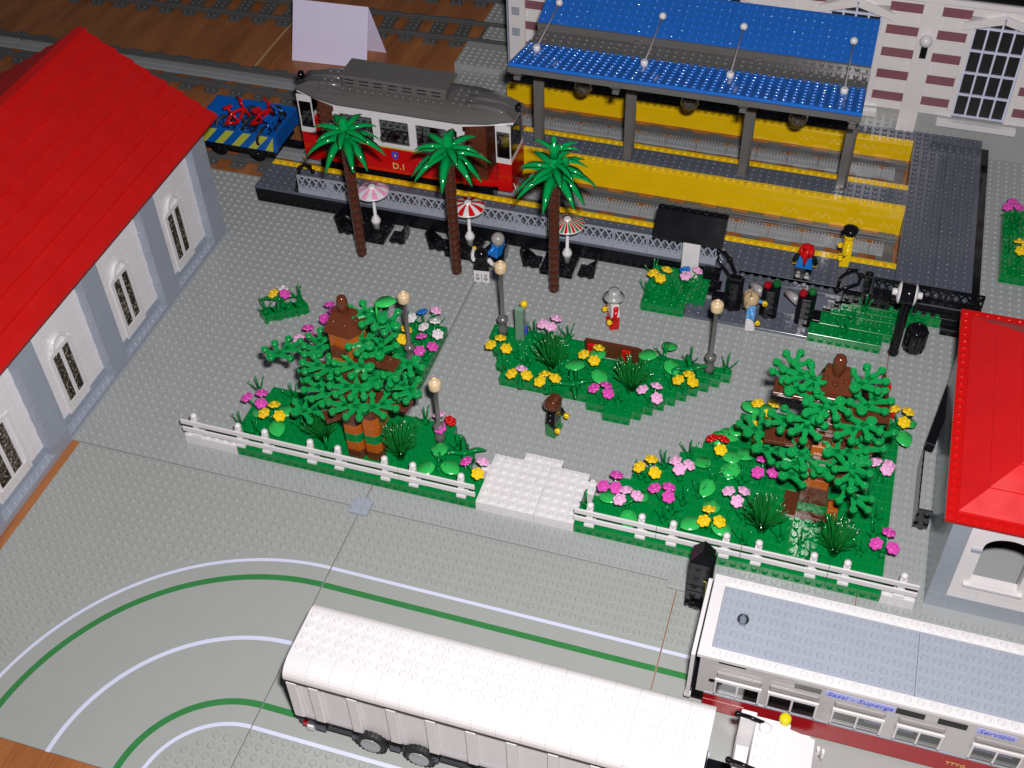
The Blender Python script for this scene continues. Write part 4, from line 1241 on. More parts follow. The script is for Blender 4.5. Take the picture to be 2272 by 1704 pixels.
# clock post
T = Thing('clock_post', 'black post with a two-faced round white clock lamp beside the black barrel', 'clock', (48.4, 36.6, 0))
b = MB(); b.lathe([(.6, 0), (.6, .3), (.5, .9), (.5, 7.4)], (48.4, 36.6, 0), 16)
b.cyl((48.2, 36.6, 8.7), 1.15, -.7, .7, 24, axis='x'); T.part('post', b, 'black')
for sg in (-1, 1):
    b = MB()
    pr = [(1.2, .72), (1.2, .8), (.9, 1.0), (.38, 1.1), (.38, 1.1), (.38, 1.5), (.3, 1.55)]
    b.lathe([(r_, sg*z_) for r_, z_ in pr], (48.2, 36.6, 8.7), 24, 0, 'x'); T.part('clock_face', b, 'white')
b = MB(); n = 10
b.lathe([(.9, 0), (1.15, .25), (1.15, 2.9), (1.0, 3.2), (.75, 3.2), (.75, 2.8)], (50.4, 37.8, 0), 20)
for i in range(10):
    a = 2*pi*i/10; b.box(50.4+1.12*cos(a)-.1, 37.8+1.12*sin(a)-.1, .25, 50.4+1.12*cos(a)+.1, 37.8+1.12*sin(a)+.1, 2.9)
single('barrel', b, 'black', 'black ribbed barrel standing on the grey plate beside the clock post', 'barrel', (50.4, 37.8, 0))

# ================================================================== PALMS
def blade(L, w, droop, curl=1.0, n=7):
    """arched tapering leaf blade from the origin along +x"""
    vs = []; 
    for i in range(n+1):
        t = i/n
        x = L*(t - .08*t*t); z = .9*sin(t*pi*.55)*curl - droop*t*t*1.0
        ww = w*1.25*(.22+sin(pi*min(1, .12+t*.88))**.8)*(1-.25*t)
        ww = max(ww, .03); th = .13*(1-t)+.05
        vs += [(x, -ww/2, z-.05), (x, 0, z+th), (x, ww/2, z-.05), (x, 0, z-th*.6)]
    fs = []; sm = []
    for i in range(n):
        for k in range(4):
            a = i*4+k; c = i*4+(k+1) % 4
            fs.append((a, a+4, c+4, c)); sm.append(True)
    fs.append((0, 1, 2, 3)); fs.append((n*4+3, n*4+2, n*4+1, n*4)); sm += [False, False]
    return vs, fs, sm
palm_pos = [(-14.85, 36.6, 'palm tree with brown ringed trunk beside the pink and white umbrella', 15.6, 0, 0),
            (-2.6, 36.6, 'palm tree with brown ringed trunk beside the red and white umbrella', 15.6, .35, 0),
            (9.5, 36.6, 'palm tree with tall double crown beside the red, green and white umbrella', 15.2, .2, 1)]
for (x, y, lb, h, ph, dbl) in palm_pos:
    T = Thing('palm_tree', lb, 'palm tree', (x, y, 0), 'palm trees in front of the platform')
    b = MB(); nseg = 14; sh = h/nseg
    for i in range(nseg):
        z = i*sh
        b.lathe([(.52, z), (.62, z+.12), (.66, z+sh*.75), (.6, z+sh-.02)], (0, 0, 0), 18)
    T.part('trunk', b, 'brown', world=False)
    b = MB()
    b.lathe([(.62, h), (.62, h+1.5), (.5, h+1.7), (.5, h+3.6), (.36, h+3.7), (.36, h+3.95)], (0, 0, 0), 16)
    if dbl:
        b.lathe([(.5, h+3.6), (.5, h+5.2), (.26, h+5.3), (.24, h+6.1), (.1, h+6.2)], (0, 0, 0), 14)
        b.lathe([(.4, h+1.5), (.4, h+3.4), (.45, h+3.5), (.2, h+3.9)], (1.3, -.1, 0), 12)
    T.part('crown_stem', b, 'greenp', world=False)
    specs = []
    for i in range(10):
        specs.append((2*pi*i/10+ph+.12*(i % 3), 4.8-.4*(i % 2), .92, 2.4+.6*(i % 2), 1.0, h+1.4))
    for i in range(7):
        specs.append((2*pi*i/7+.5+ph, 3.6, .8, .9, .9, h+2.4))
    if dbl:
        for a in (0.1, 0.6, 2.8): specs.append((a, 2.6, .5, .5, .8, h+4.6))
        for a in (0.2, 1.2, 5.6): specs.append((a, 3.6, .6, 1.2, .8, h+3.0))
    for (a, L, w_b, dr, cu, z) in specs:
        b = MB(); vs, fs, sm = blade(L, w_b, dr, cu)
        b.M = Matrix.Translation((0, 0, z)) @ Matrix.Rotation(a, 4, 'Z') @ Matrix.Translation((.3, 0, 0)); b.add(vs, fs, 0, sm)
        T.part('leaf', b, 'greenp', world=False)

# ================================================================== UMBRELLAS, TABLES, CHAIRS
def umbrella(x, y, label, cols, nst):
    T = Thing('parasol', label, 'umbrella', (x, y, .8), 'parasols on the black tables')
    b = MB(); b.lathe([(.5, .8), (.5, 1.7), (.58, 1.75), (.58, 2.2), (.4, 2.3), (.4, 2.6), (.2, 2.7), (.2, 6.4)], (x, y, 0), 16); T.part('pole', b, 'white')
    N = nst*2
    c = MB(); R = 2.05; prof = [(R, 6.35), (R*.97, 6.5), (R*.62, 6.86), (.42, 7.05), (.42, 7.2), (.28, 7.28)]
    n = N*4
    vs = [(x+r*cos(2*pi*i/n), y+r*sin(2*pi*i/n), z) for r, z in prof for i in range(n)]
    fs = []; mi = []
    for k in range(len(prof)-1):
        for i in range(n):
            fs.append((k*n+i, k*n+(i+1) % n, (k+1)*n+(i+1) % n, (k+1)*n+i))
            seg = (i*N//n)
            if k in (1, 2): 
                if len(cols) == 2: mi.append(1 if seg % 2 else 0)
                else: mi.append((0, 1, 0, 2)[(i % 8)//2] if False else [0, 1, 1, 1, 0, 2, 2, 2][i % 8])
            else: mi.append(0)
    fs.append(tuple(range(n))[::-1]); mi.append(0)
    fs.append(tuple(range((len(prof)-1)*n, len(prof)*n))); mi.append(0)
    b0 = len(c.V)
    c.add(vs, fs, 0, [True]*(len(fs)-2)+[False, False]); c.mi = mi
    T.part('dish', c, cols)
umbrella(-14.6, 41.1, 'pink and white striped parasol by the leftmost palm', ['white', 'pinkd'], 8)
umbrella(-2.4, 41.2, 'red and white striped parasol by the middle palm', ['white', 'red'], 8)
umbrella(9.8, 41.3, 'red, green and white striped parasol by the right palm', ['white', 'red', 'gline'], 12)
def chair(x, y, rz, label):
    T = Thing('chair', label, 'chair', (x, y, 0), 'black chairs at the tables', rz)
    b = MB(); b.box(-1, -1, 0, 1, 1, .5); b.studs([(-.5, -.5, .5), (.5, -.5, .5), (-.5, .5, .5), (.5, .5, .5)]); T.part('seat', b, 'black', world=False, bevel=.05)
    b = MB(); b.prismY([(-1.05, .5), (-.8, .5), (-1.05, 2.6), (-1.3, 2.6)], -1, 1)
    for s_ in (-1, 1): b.prismY([(-1.0, .5), (.2, .5), (-.95, 1.5)], s_*1.0-.12, s_*1.0+.02)
    T.part('backrest', b, 'black', world=False, bevel=.05)
def table(x0, y0, x1, y1, label):
    b = MB(); b.box(x0, y0, 0, x1, y1, .8); b.grid(round(x0), round(x1), round(y0), round(y1), .8)
    single('table', b, 'black', label, 'table', ((x0+x1)/2, (y0+y1)/2, 0), 'low black studded tables', bevel=.04)
for (x, lb) in ((-15, 'pink and white'), (-3, 'red and white'), (9, 'red, green and white')):
    table(x-2, 39, x+2, 43, 'low black studded table under the %s parasol' % lb)
    chair(x-3.3, 40.7, 0, 'black chair left of the table with the %s parasol' % lb)
    if x != -3: chair(x+3.5, 40.6, pi, 'black chair right of the table with the %s parasol' % lb)
chair(1.4, 40.2, pi, 'black chair under the seated figure in blue')

# ================================================================== TOY FIGURES
def figure(x, y, z, rz, label, shirt, legs, sleeve, hair, hairkind, arms=(0.3, 0.3), seated=False, facing_detail=True, back='plain'):
    """toy figure facing -y at rz=0; body (head, neck, hands) is one mesh"""
    T = Thing('person', label, 'toy figure', (x, y, z), None, rz)
    zl = 0.0 if not seated else -1.0
    hip = 1.75+zl
    b = MB()
    hb = hip+1.65
    b.lathe([(.3, hip+1.5), (.3, hb+.05), (.45, hb+.06), (.62, hb+.2), (.64, hb+.35), (.64, hb+.85), (.58, hb+1.02), (.4, hb+1.1), (.28, hb+1.12), (.28, hb+1.3)], (0, 0, 0), 20)
    hands = []
    for sg, a in ((-1, arms[0]), (1, arms[1])):
        sx = sg*1.0; shz = hip+1.32
        ex, ey, ez = sg*1.22, -.55*sin(a)*1.3-.1, shz-.85*cos(a)
        hx, hy, hz = sg*1.18, ey-.62*sin(a+.5), ez-.62*cos(a+.5)
        hands.append(((sx, 0, shz), (ex, ey, ez), (hx, hy, hz)))
        # hand: wrist and open C grip
        b.tube([(hx, hy, hz), (hx, hy-.12, hz-.1)], .17, 8)
        cx_, cy_, cz_ = hx, hy-.28, hz-.22
        b.lathe([(.14, -.2), (.3, -.2), (.3, .2), (.14, .2), (.14, -.2)], (cx_, cy_, cz_), 14, 0, 'x', capb=False, capt=False)
    # thin connection so that the body is one figure
    b.box(-.28, -.2, hip-.1, .28, .2, hip+1.52)
    o = T.part('body', b, 'skin', world=False)
    f = MB()
    for ex in (-.22, .22): f.ball((ex, -.63, hb+.68), .07, 8)
    f.tube([(-.2, -.645, hb+.42), (0, -.66, hb+.36), (.2, -.645, hb+.42)], .03, 5)
    T.part('face', f, 'black', world=False)
    t = MB()
    t.add([(-.97, -.5, hip), (.97, -.5, hip), (.97, .5, hip), (-.97, .5, hip), (-.7, -.45, hip+1.6), (.7, -.45, hip+1.6), (.7, .45, hip+1.6), (-.7, .45, hip+1.6)],
          [(0,3,2,1), (4,5,6,7), (0,1,5,4), (1,2,6,5), (2,3,7,6), (3,0,4,7)])
    T.part('shirt', t, shirt, world=False, bevel=.06)
    s_ = MB()
    for sh_, e_, h_ in hands:
        s_.ball((sh_[0]*.92, 0, sh_[2]), .33, 10, sx=.8); s_.tube([(sh_[0]*.95, sh_[1], sh_[2]), e_, h_], .29, 10, 0, .2)
    T.part('sleeves', s_, sleeve, world=False)
    g = MB()
    if not seated:
        g.box(-.97, -.45, hip-.42, .97, .45, hip-.02)
        for sg in (-1, 1):
            a, c = (.03, .95) if sg > 0 else (-.95, -.03)
            g.prismX([(-.62, 0), (.45, 0), (.45, hip-.44), (-.42, hip-.44), (-.42, .45), (-.62, .45)], a, c)
            # hollow sockets in the back of the legs
            g.lathe([(.26, 0), (.26, .01)], ((a+c)/2, .455, hip*.32), 14, 1, 'y')
            g.lathe([(.2, 0), (.2, .01)], ((a+c)/2, .455, hip*.62), 12, 1, 'y')
    else:
        g.box(-.97, -.45, hip-.42, .97, .45, hip-.02)
        for sg in (-1, 1):
            a, c = (.03, .95) if sg > 0 else (-.95, -.03); g.box(a, -1.6, hip-.9, c, .45, hip-.2); g.box(a, -1.9, hip-.9, c, -1.6, hip+.1)
    T.part('trousers', g, [legs, 'chrome'], world=False, bevel=.05)
    h = MB(); hz = hb+.45
    if hairkind == 'cap':
        h.ball((0, .04, hz+.1), .82, 18, lo=-22, sz=1.0)
        if True: h.ball((0, .12, hz+.0), .80, 18, lo=-55, hi=30, sy=.9)
    elif hairkind == 'bob':
        h.ball((0, .08, hz+.1), .88, 18, lo=-15, sz=1.05)
        h.ball((0, .42, hz-.35), .72, 14, sz=1.35, sy=.62, sx=1.05)
        for k in range(7): h.tube([((k-3)*.2, .1, hz+1.0), ((k-3)*.25, .7, hz+.5), ((k-3)*.22, .85, hz-.6)], .13, 6)
    elif hairkind == 'pony':
        h.ball((0, .06, hz+.1), .9, 18, lo=-25, sz=1.08)
        h.tube([(0, .5, hz+.9), (0, .95, hz+.2), (0, .95, hz-.6), (.0, .7, hz-1.6)], .55, 12, 0, .08)
        for k in range(5): h.tube([((k-2)*.25, -.1, hz+1.02), ((k-2)*.3, .6, hz+.6), ((k-2)*.15, .95, hz-.1)], .12, 6)
    elif hairkind == 'swept':
        h.ball((0, .08, hz+.18), .92, 18, lo=-12, sz=1.0)
        for k in range(6): h.tube([((k-2.5)*.2, -.6, hz+.6), ((k-2.5)*.24, -.2, hz+1.08), ((k-2.5)*.24, .5, hz+.85), ((k-2.5)*.12, .95, hz-.2)], .22, 7, 0, .1)
        h.ball((0, .5, hz-.05), .62, 12, sz=1.0, sx=1.1)
    elif hairkind == 'brim':
        h.lathe([(.55, hz+.42), (1.12, hz+.22), (1.18, hz+.34), (.75, hz+.52), (.7, hz+.6), (.62, hz+1.25), (.3, hz+1.3)], (0, 0, 0), 22)
    elif hairkind == 'topflat':
        h.lathe([(.7, hz+.25), (.74, hz+.3), (.86, hz+.85), (.86, hz+1.0), (.55, hz+1.08)], (0, 0, 0), 20)
        h.ball((0, -.6, hz+.4), .5, 12, sz=.25)
    T.part('hat' if hairkind in ('brim', 'topflat') else 'hair', h, hair, world=False)
    return T
figure(.9, 35.9, .21, pi+.12, 'toy waiter seen from behind with black vest, white sleeves and white trousers', 'black', 'white', 'white', 'black', 'cap', (.3, 1.7))
figure(1.6, 39.9, .5, -pi/2-.35, 'toy figure with grey hair and blue top sitting on the black chair', 'mblue', 'black', 'mblue', 'chrome', 'cap', (.5, .5), seated=True)
figure(17.6, 32.6, .21, -1.05, 'toy figure with grey brimmed hat, white shirt and red trousers on the grey square', 'white', 'red', 'red', 'lgr', 'brim', (.0, .1))
figure(15.6, 15.0, .21, 1.4, 'toy boy with brown hair, black top and green trousers in front of the middle bed', 'black', 'gline', 'black', 'brown2', 'swept', (.3, .2))
figure(32.4, 36.3, .45, 1.15+.6, 'toy figure with blond hair, light blue top and white trousers by the gate pillars', 'lblue', 'white', 'lblue', 'dtan', 'bob', (.1, 1.0))
figure(37.1, 43.5, 2.6, pi, 'toy figure with long red hair and blue top seen from behind on the platform', 'mblue', 'black', 'black', 'red', 'pony', (.15, .15))
figure(41.4, 47.7, 2.6, -1.45, 'all yellow toy figure with a black hat at the yellow platform edge', 'skin', 'skin', 'skin', 'black', 'topflat', (.0, .0))

# green kiosk terminal in the middle bed
T = Thing('information_terminal', 'slim sand green terminal with a yellow knob standing in the middle garden bed', 'terminal', (8.5, 26.4, 1.2))
b = MB(); b.prismX([(26.1, 1.2), (26.7, 1.2), (26.7, 5.6), (26.4, 6.1), (26.1, 5.7)][::1], 8.0, 8.98); T.part('panel', b, 'sand', bevel=.06)
b = MB(); b.box(8.02, 26.72, 1.2, 8.96, 27.2, 5.2); b.box(8.98, 26.5, 1.8, 9.25, 27.1, 2.8, 1); T.part('back', b, ['lbg', 'print'], bevel=.04)
b = MB(); b.ball((8.8, 27.1, 5.9), .42, 12); b.cyl((8.8, 27.1, 0), .2, 5.2, 5.6, 10); T.part('knob', b, 'fyel')

# benches
def bench(x, y, z, rz, label):
    T = Thing('park_bench', label, 'bench', (x, y, z), None, rz)
    b = MB(); b.box(-3, 0, .9, 3, 1.9, 1.3)
    for k in (-2.6, 2.2): b.box(k, .2, 0, k+.4, 1.7, .9)
    T.part('seat', b, 'brown2', world=False, bevel=.04)
    b = MB(); b.prismX([(-.05, 1.3), (.3, 1.3), (.05, 3.2), (-.3, 3.2)][::1], -3, 3)
    for q in range(3): b.prismX([(-.08-.1*q, 1.45+.6*q), (-.04-.1*q, 1.45+.6*q), (-.1-.1*q, 1.9+.6*q), (-.16-.1*q, 1.9+.6*q)], -2.9, 2.9)
    b.M = None
    T.part('backrest', b, 'brown2', world=False, bevel=.04)
    for k in (-2.6, 1.2):
        b = MB(); b.prismX([(-.45, .6), (-.1, .6), (-.42, 3.0), (-.75, 3.0)], k, k+1.0); T.part('bracket', b, 'red', world=False, bevel=.05)
bench(19, 26.3, .2, 0, 'brown park bench with red brackets set into the back of the middle garden bed')
bench(47.9, 26.4, .2, rad(100), 'brown park bench with red brackets behind the right tree')

# ================================================================== TREES built of bricks
def leafpiece(b, R, sc=1.0):
    """flat branching plant element; base stud at origin, grows along +x"""
    th = .26
    def arm(p, q, w0, w1):
        p, q = Vector(p), Vector(q); d = (q-p).normalized(); n_ = Vector((-d.y, d.x))
        a = [p+n_*w0, p-n_*w0, q-n_*w1, q+n_*w1]
        vs = [(v.x, v.y, -th/2) for v in a]+[(v.x, v.y, th/2) for v in a]
        b.add([tuple(R @ Vector(v)) for v in vs], [(0,1,2,3), (7,6,5,4), (0,4,5,1), (1,5,6,2), (2,6,7,3), (3,7,4,0)])
    def stud(x, y, r=.4):
        T3 = R.to_3x3(); o = R @ Vector((x, y, 0))
        b.lathe([(r, -.2), (r, .22), (r, .22), (r-.04, .27), (r-.04, .27), (.2, .27), (.2, .27), (.2, .14), (.2, .14), (.01, .14)], tuple(o), 12, 0, 'z', True, T3, capt=False)
    s = sc
    arm((0, 0), (2.2*s, 0), .3, .24); stud(0, 0, .5)
    tips = [((.9, 0), (1.5, 1.65)), ((.9, 0), (1.5, -1.65)), ((1.9, 0), (3.1, 1.25)), ((1.9, 0), (3.1, -1.25)), ((2.1, 0), (3.9, 0)), ((.5, 0), (.1, 1.5))]
    for a, c in tips:
        arm((a[0]*s, a[1]*s), (c[0]*s, c[1]*s), .31, .16); stud(c[0]*s, c[1]*s, .37)
def foliage(T, items, sc=1.0):
    for (x, y, z, ang, tx, ty) in items:
        R = Matrix.Translation((x, y, z)) @ Matrix.Rotation(ang, 4, 'Z') @ Matrix.Rotation(tx, 4, 'X') @ Matrix.Rotation(ty, 4, 'Y')
        b = MB(); leafpiece(b, R, sc)
        T.part('foliage', b, 'green2')
# striped tree
T = Thing('tree', 'brick-built tree with brown, orange and green striped trunk behind the left fence', 'tree', (-1.9, 6.6, 1.2))
def octa(b, cx, cy, r, z0, z1, m):
    p = []
    for i in range(8):
        a = pi/8+i*pi/4; p.append((cx+r*cos(a), cy+r*sin(a)))
    b.prism(p, z0, z1, m)
b = MB()
cols_ = [0, 1, 2, 1, 0, 0, 1, 0, 0, 1, 0, 0]
for i in range(11):
    z = 1.2+1.2*i; m = cols_[i]
    if i < 6:
        b.prism([(-3.6, 5.6), (-3.2, 5.0), (-1.9, 5.0), (-1.55, 5.5), (-1.55, 8.0), (-3.6, 8.0)], z+.01, z+1.19, m)
        b.prism([(-1.5, 5.6), (-1.2, 5.2), (-.1, 5.2), (.3, 5.7), (.3, 8.0), (-1.5, 8.0)], z+.01, z+1.19, m if i != 4 else 1)
    elif i < 9:
        b.prism([(-3.3, 6.4), (-2.4, 5.6), (-1.2, 5.7), (-.9, 6.4), (-.9, 8.6), (-3.3, 8.6)], z+.01, z+1.19, m)
    else:
        b.prism([(-4.3, 7.0), (-2.6, 7.0), (-2.0, 7.6), (-2.0, 9.0), (-4.3, 9.0)], z+.01, z+1.19, m)
P_ = [(-4.6, 7.6), (-2.2, 7.0), (-1.6, 7.8), (-1.6, 9.6), (-4.6, 9.6)]
b.prism(P_, 13.4, 14.9, 1); b.prism(P_, 14.91, 16.2, 1)
vs = [(-4.9, 7.2, 16.2), (-2.0, 6.8, 16.2), (-1.3, 7.9, 16.2), (-1.4, 9.9, 16.2), (-4.9, 9.9, 16.2), (-4.2, 8.2, 18.0), (-2.4, 8.0, 18.0), (-2.2, 9.3, 18.0), (-4.2, 9.5, 18.0)]
b.add(vs, [(0, 1, 6, 5), (1, 2, 6), (2, 3, 7, 6), (3, 4, 8, 7), (4, 0, 5, 8), (5, 6, 7, 8), (4, 3, 2, 1, 0)], 0)
b.studs([(-4.0, 7.9, 17.2), (-2.7, 7.6, 17.2), (-1.9, 8.4, 17.4)])
b.lathe([(.55, 17.8), (.55, 19.1), (.42, 19.5), (.3, 19.6)], (-3.3, 8.9, 0), 14)
tr = T.part('trunk', b, ['brown2', 'dor', 'green'], bevel=.03)
for pts in ([(-3.2, 8, 9.6), (-8.4, 8.6, 9.6)], [(-2.2, 8.0, 12.9), (2.2, 7.7, 12.9)], [(-2.8, 6.6, 9.0), (-4.0, 4.4, 9.0)], [(-3.3, 6.6, 6.2), (-5.2, 5.0, 6.2)], [(-1.0, 7.6, 8.0), (3.2, 7.2, 8.0)]):
    q = MB(); a, c = Vector(pts[0]), Vector(pts[1]); d = (c-a).normalized(); n_ = Vector((-d.y, d.x, 0))*.75
    q.prism([tuple((a-n_)[:2]), tuple((c-n_)[:2]), tuple((c+n_)[:2]), tuple((a+n_)[:2])], a.z, a.z+.42)
    L = (c-a).length; q.studs([tuple(a+d*(i+.5)+Vector((0, 0, .42))+n_*(.5 if i % 2 else -.5)) for i in range(int(L))])
    T.part('branch', q, 'brown2', bevel=.02)
F1 = [(-12.1, 8.5, 9.7, 57, 2.9), (-6.7, 8.6, 11.4, 110, 3.1), (0.5, 9.2, 17.3, 172, 2.8), (-0.2, 7.2, 15.5, 146, 3.4), (0.5, 7.6, 14.0, 106, 2.5), (-3.8, 6.6, 12.1, -178, 3.5), (0.0, 6.2, 13.7, -175, 3.2), (-0.1, 5.2, 12.0, -164, 2.7), (4.4, 6.6, 10.9, 154, 3.3), (0.3, 6.8, 10.7, 124, 3.1), (-0.3, 4.4, 9.8, -174, 2.6), (-0.4, 4.6, 9.3, 43, 2.9), (-4.2, 5.6, 9.1, 159, 3.1), (-8.5, 5.2, 6.0, 28, 2.9), (-8.2, 7.6, 8.4, 44, 2.1), (3.4, 9.4, 12.6, -131, 2.2), (1.5, 9.8, 16.2, 153, 3.2), (1.4, 8.0, 11.4, -164, 2.3)]
rr = random.Random(3)
foliage(T, [(x, y, z, rad(a), rr.uniform(-.06, .06), rr.uniform(-.06, .08)) for x, y, z, a, L in F1], .9)
def roundleaf(b, R, L=1.75, w=1.45, fold=.12):
    n = 9; top = []; bot = []
    vs = []; 
    for i in range(n+1):
        t = i/n; ww = w/2*(sin(pi*min(1, t*.93+.07)) ** .62)
        if t > .97: ww = .02
        for s_, zz in ((-1, fold), (0, 0), (1, fold)):
            vs.append((t*L, s_*ww, zz*abs(s_)*ww*1.2+.02-.12*t*t))
    m = len(vs); vs2 = vs+[(x, y, z-.09) for x, y, z in vs]
    fs = []
    for i in range(n):
        for k in range(2):
            a = i*3+k; fs.append((a, a+3, a+4, a+1)); fs.append((m+a+1, m+a+4, m+a+3, m+a))
        for k in (0, 2):
            a = i*3+k; q = (a, m+a, m+a+3, a+3); fs.append(q if k == 0 else q[::-1])
    b.add([tuple(R @ Vector(v)) for v in vs2], fs, 0, True)
b = MB(); roundleaf(b, Matrix.Translation((.6, 8, 20.4)) @ Matrix.Rotation(.3, 4, 'Z') @ Matrix.Rotation(-.2, 4, 'Y'), 2.0, 1.5); b.tube([(0.2, 8.6, 17.4), (.7, 8, 20.4)], .1, 6)
T.part('round_leaf', b, 'leaf')
# right tree
T = Thing('tree', 'brick-built tree with brown trunk and wide branches in the large right garden bed', 'tree', (42.7, 11, 1.2))
b = MB()
cols2 = [0, 2, 0, 0, 1, 0, 0, 1, 0, 0, 0, 0]
def skew(z): return 0.35*(z-1.2)
for i in range(12):
    z = 1.2+1.2*i; y = 10.8+.4*max(0, i-5); x = 42.7-.04*i; wv = 1.55-.07*i
    b.box(x-wv, y-1.1, z+.01, x+wv*.8, y+1.6, z+1.19, cols2[i])
b.box(39.9, 9.6, 1.2, 45.0, 12.6, 1.6, 0); b.studs([(40.5+i, 10.0, 1.6) for i in range(2)]+[(40.5, 11.2, 1.6)]); b.box(44.0, 10.0, 1.6, 45.0, 11.2, 2.9, 1)
x, y, z = 42.3, 13.6, 15.6
vs = [(x-1.7, y-.9, z), (x+1.5, y-.9, z), (x+1.5, y+1.1, z), (x-1.7, y+1.1, z), (x-1.1, y+.2, z+2.0), (x+.9, y+.2, z+2.0), (x+.9, y+.9, z+2.0), (x-1.1, y+.9, z+2.0)]
b.add(vs, [(0, 1, 5, 4), (1, 2, 6, 5), (2, 3, 7, 6), (3, 0, 4, 7), (4, 5, 6, 7), (3, 2, 1, 0)], 0)
b.studs([(x-1.0, y-.3, z+1.2), (x+.8, y-.3, z+1.2), (x-.1, y-.5, z+.9)])
b.lathe([(.6, z+1.2), (.6, z+3.0), (.48, z+3.4), (.3, z+3.5)], (x-.1, y+.4, 0), 12)
T.part('trunk', b, ['brown2', 'dor', 'green'], bevel=.04)
for (a, c, z) in (((42.2, 13.4), (37.0, 13.4), 14.2), ((42.6, 12.6), (47.4, 13.2), 13.6), ((42.4, 12.2), (37.0, 11.8), 9.4), ((42.8, 12.4), (46.8, 12.0), 10.0), ((42.8, 11.6), (45.2, 11.0), 6.6), ((42.6, 12.4), (45.0, 10.8), 12.6)):
    q = MB(); a, c = Vector((*a, z)), Vector((*c, z)); d = (c-a).normalized(); n_ = Vector((-d.y, d.x, 0))*.9
    q.prism([tuple((a-n_)[:2]), tuple((c-n_)[:2]), tuple((c+n_)[:2]), tuple((a+n_)[:2])], a.z, a.z+.42)
    L = (c-a).length; q.studs([tuple(a+d*(i+.5)+Vector((0, 0, .42))+n_*(.5*k)) for i in range(int(L)) for k in (-1, 1)])
    T.part('branch', q, 'brown2', bevel=.02)
F2 = [(37.9, 14.2, 15.0, 77, 3.0), (41.0, 13.2, 16.4, 173, 2.3), (38.4, 12.2, 15.3, 38, 2.9), (43.9, 13.2, 16.3, 53, 2.8), (44.9, 12.0, 14.9, 60, 2.4), (42.9, 11.4, 16.1, -141, 2.5), (40.5, 10.8, 14.8, -91, 3.3), (35.4, 13.0, 8.0, 51, 2.9), (45.9, 11.4, 14.4, -140, 2.6), (36.5, 11.6, 7.6, 9, 2.2), (39.7, 10.2, 9.6, -2, 2.2), (42.8, 9.8, 11.0, 20, 2.9), (46.0, 10.8, 10.5, 87, 2.5), (45.1, 9.6, 10.9, -87, 3.6), (39.4, 9.8, 6.6, 27, 2.4), (47.0, 12.0, 11.5, 99, 2.9), (43.4, 9.0, 8.8, 96, 2.0), (39.4, 9.6, 8.4, 26, 1.9), (44.6, 9.6, 7.4, -40, 2.4), (40.2, 12.2, 12.4, -150, 2.4)]
foliage(T, [(x, y, z, rad(a), rr.uniform(-.06, .06), rr.uniform(-.06, .08)) for x, y, z, a, L in F2], .9)

# ================================================================== SPIKY BUSHES
bush_lab = ['left of the striped tree trunk', 'right of the striped tree trunk', 'in the middle bed, left of the bench', 'in the middle bed, in front of the bench',
            'left of the right tree foot', 'right of the right tree foot']
bs = [(-6.5, 6.3), (1.9, 6.3), (13.1, 22.8), (22.2, 21.9), (38.4, 7.2), (45.3, 6.4)]
def bush_mb(seed):
    r2 = random.Random(seed); b = MB()
    for i in range(85):
        a = r2.uniform(0, 2*pi); sp = r2.uniform(0, 1)**.6
        tilt = sp*.62; L = r2.uniform(4.0, 5.3)*(1-.22*sp)
        p1 = Vector((.25*cos(a), .25*sin(a), 0)); 
        mid = p1+Vector((sin(tilt*.7)*cos(a), sin(tilt*.7)*sin(a), cos(tilt*.7)))*L*.5
        end = mid+Vector((sin(tilt*1.1)*cos(a), sin(tilt*1.1)*sin(a), cos(tilt*1.1)))*L*.5
        b.tube([p1, mid, end], .085, 5, 0, .05)
    b.cyl((0, 0, 0), .45, 0, .5, 10)
    return b
for i, ((x, y), lb) in enumerate(zip(bs, bush_lab)):
    T = Thing('spiky_bush', 'dark green spiky bush ' + lb, 'bush', (x, y, 1.2), 'dark spiky bushes', rnd.uniform(0, 6))
    T.part('blades', bush_mb(20+i), 'greend', world=False)

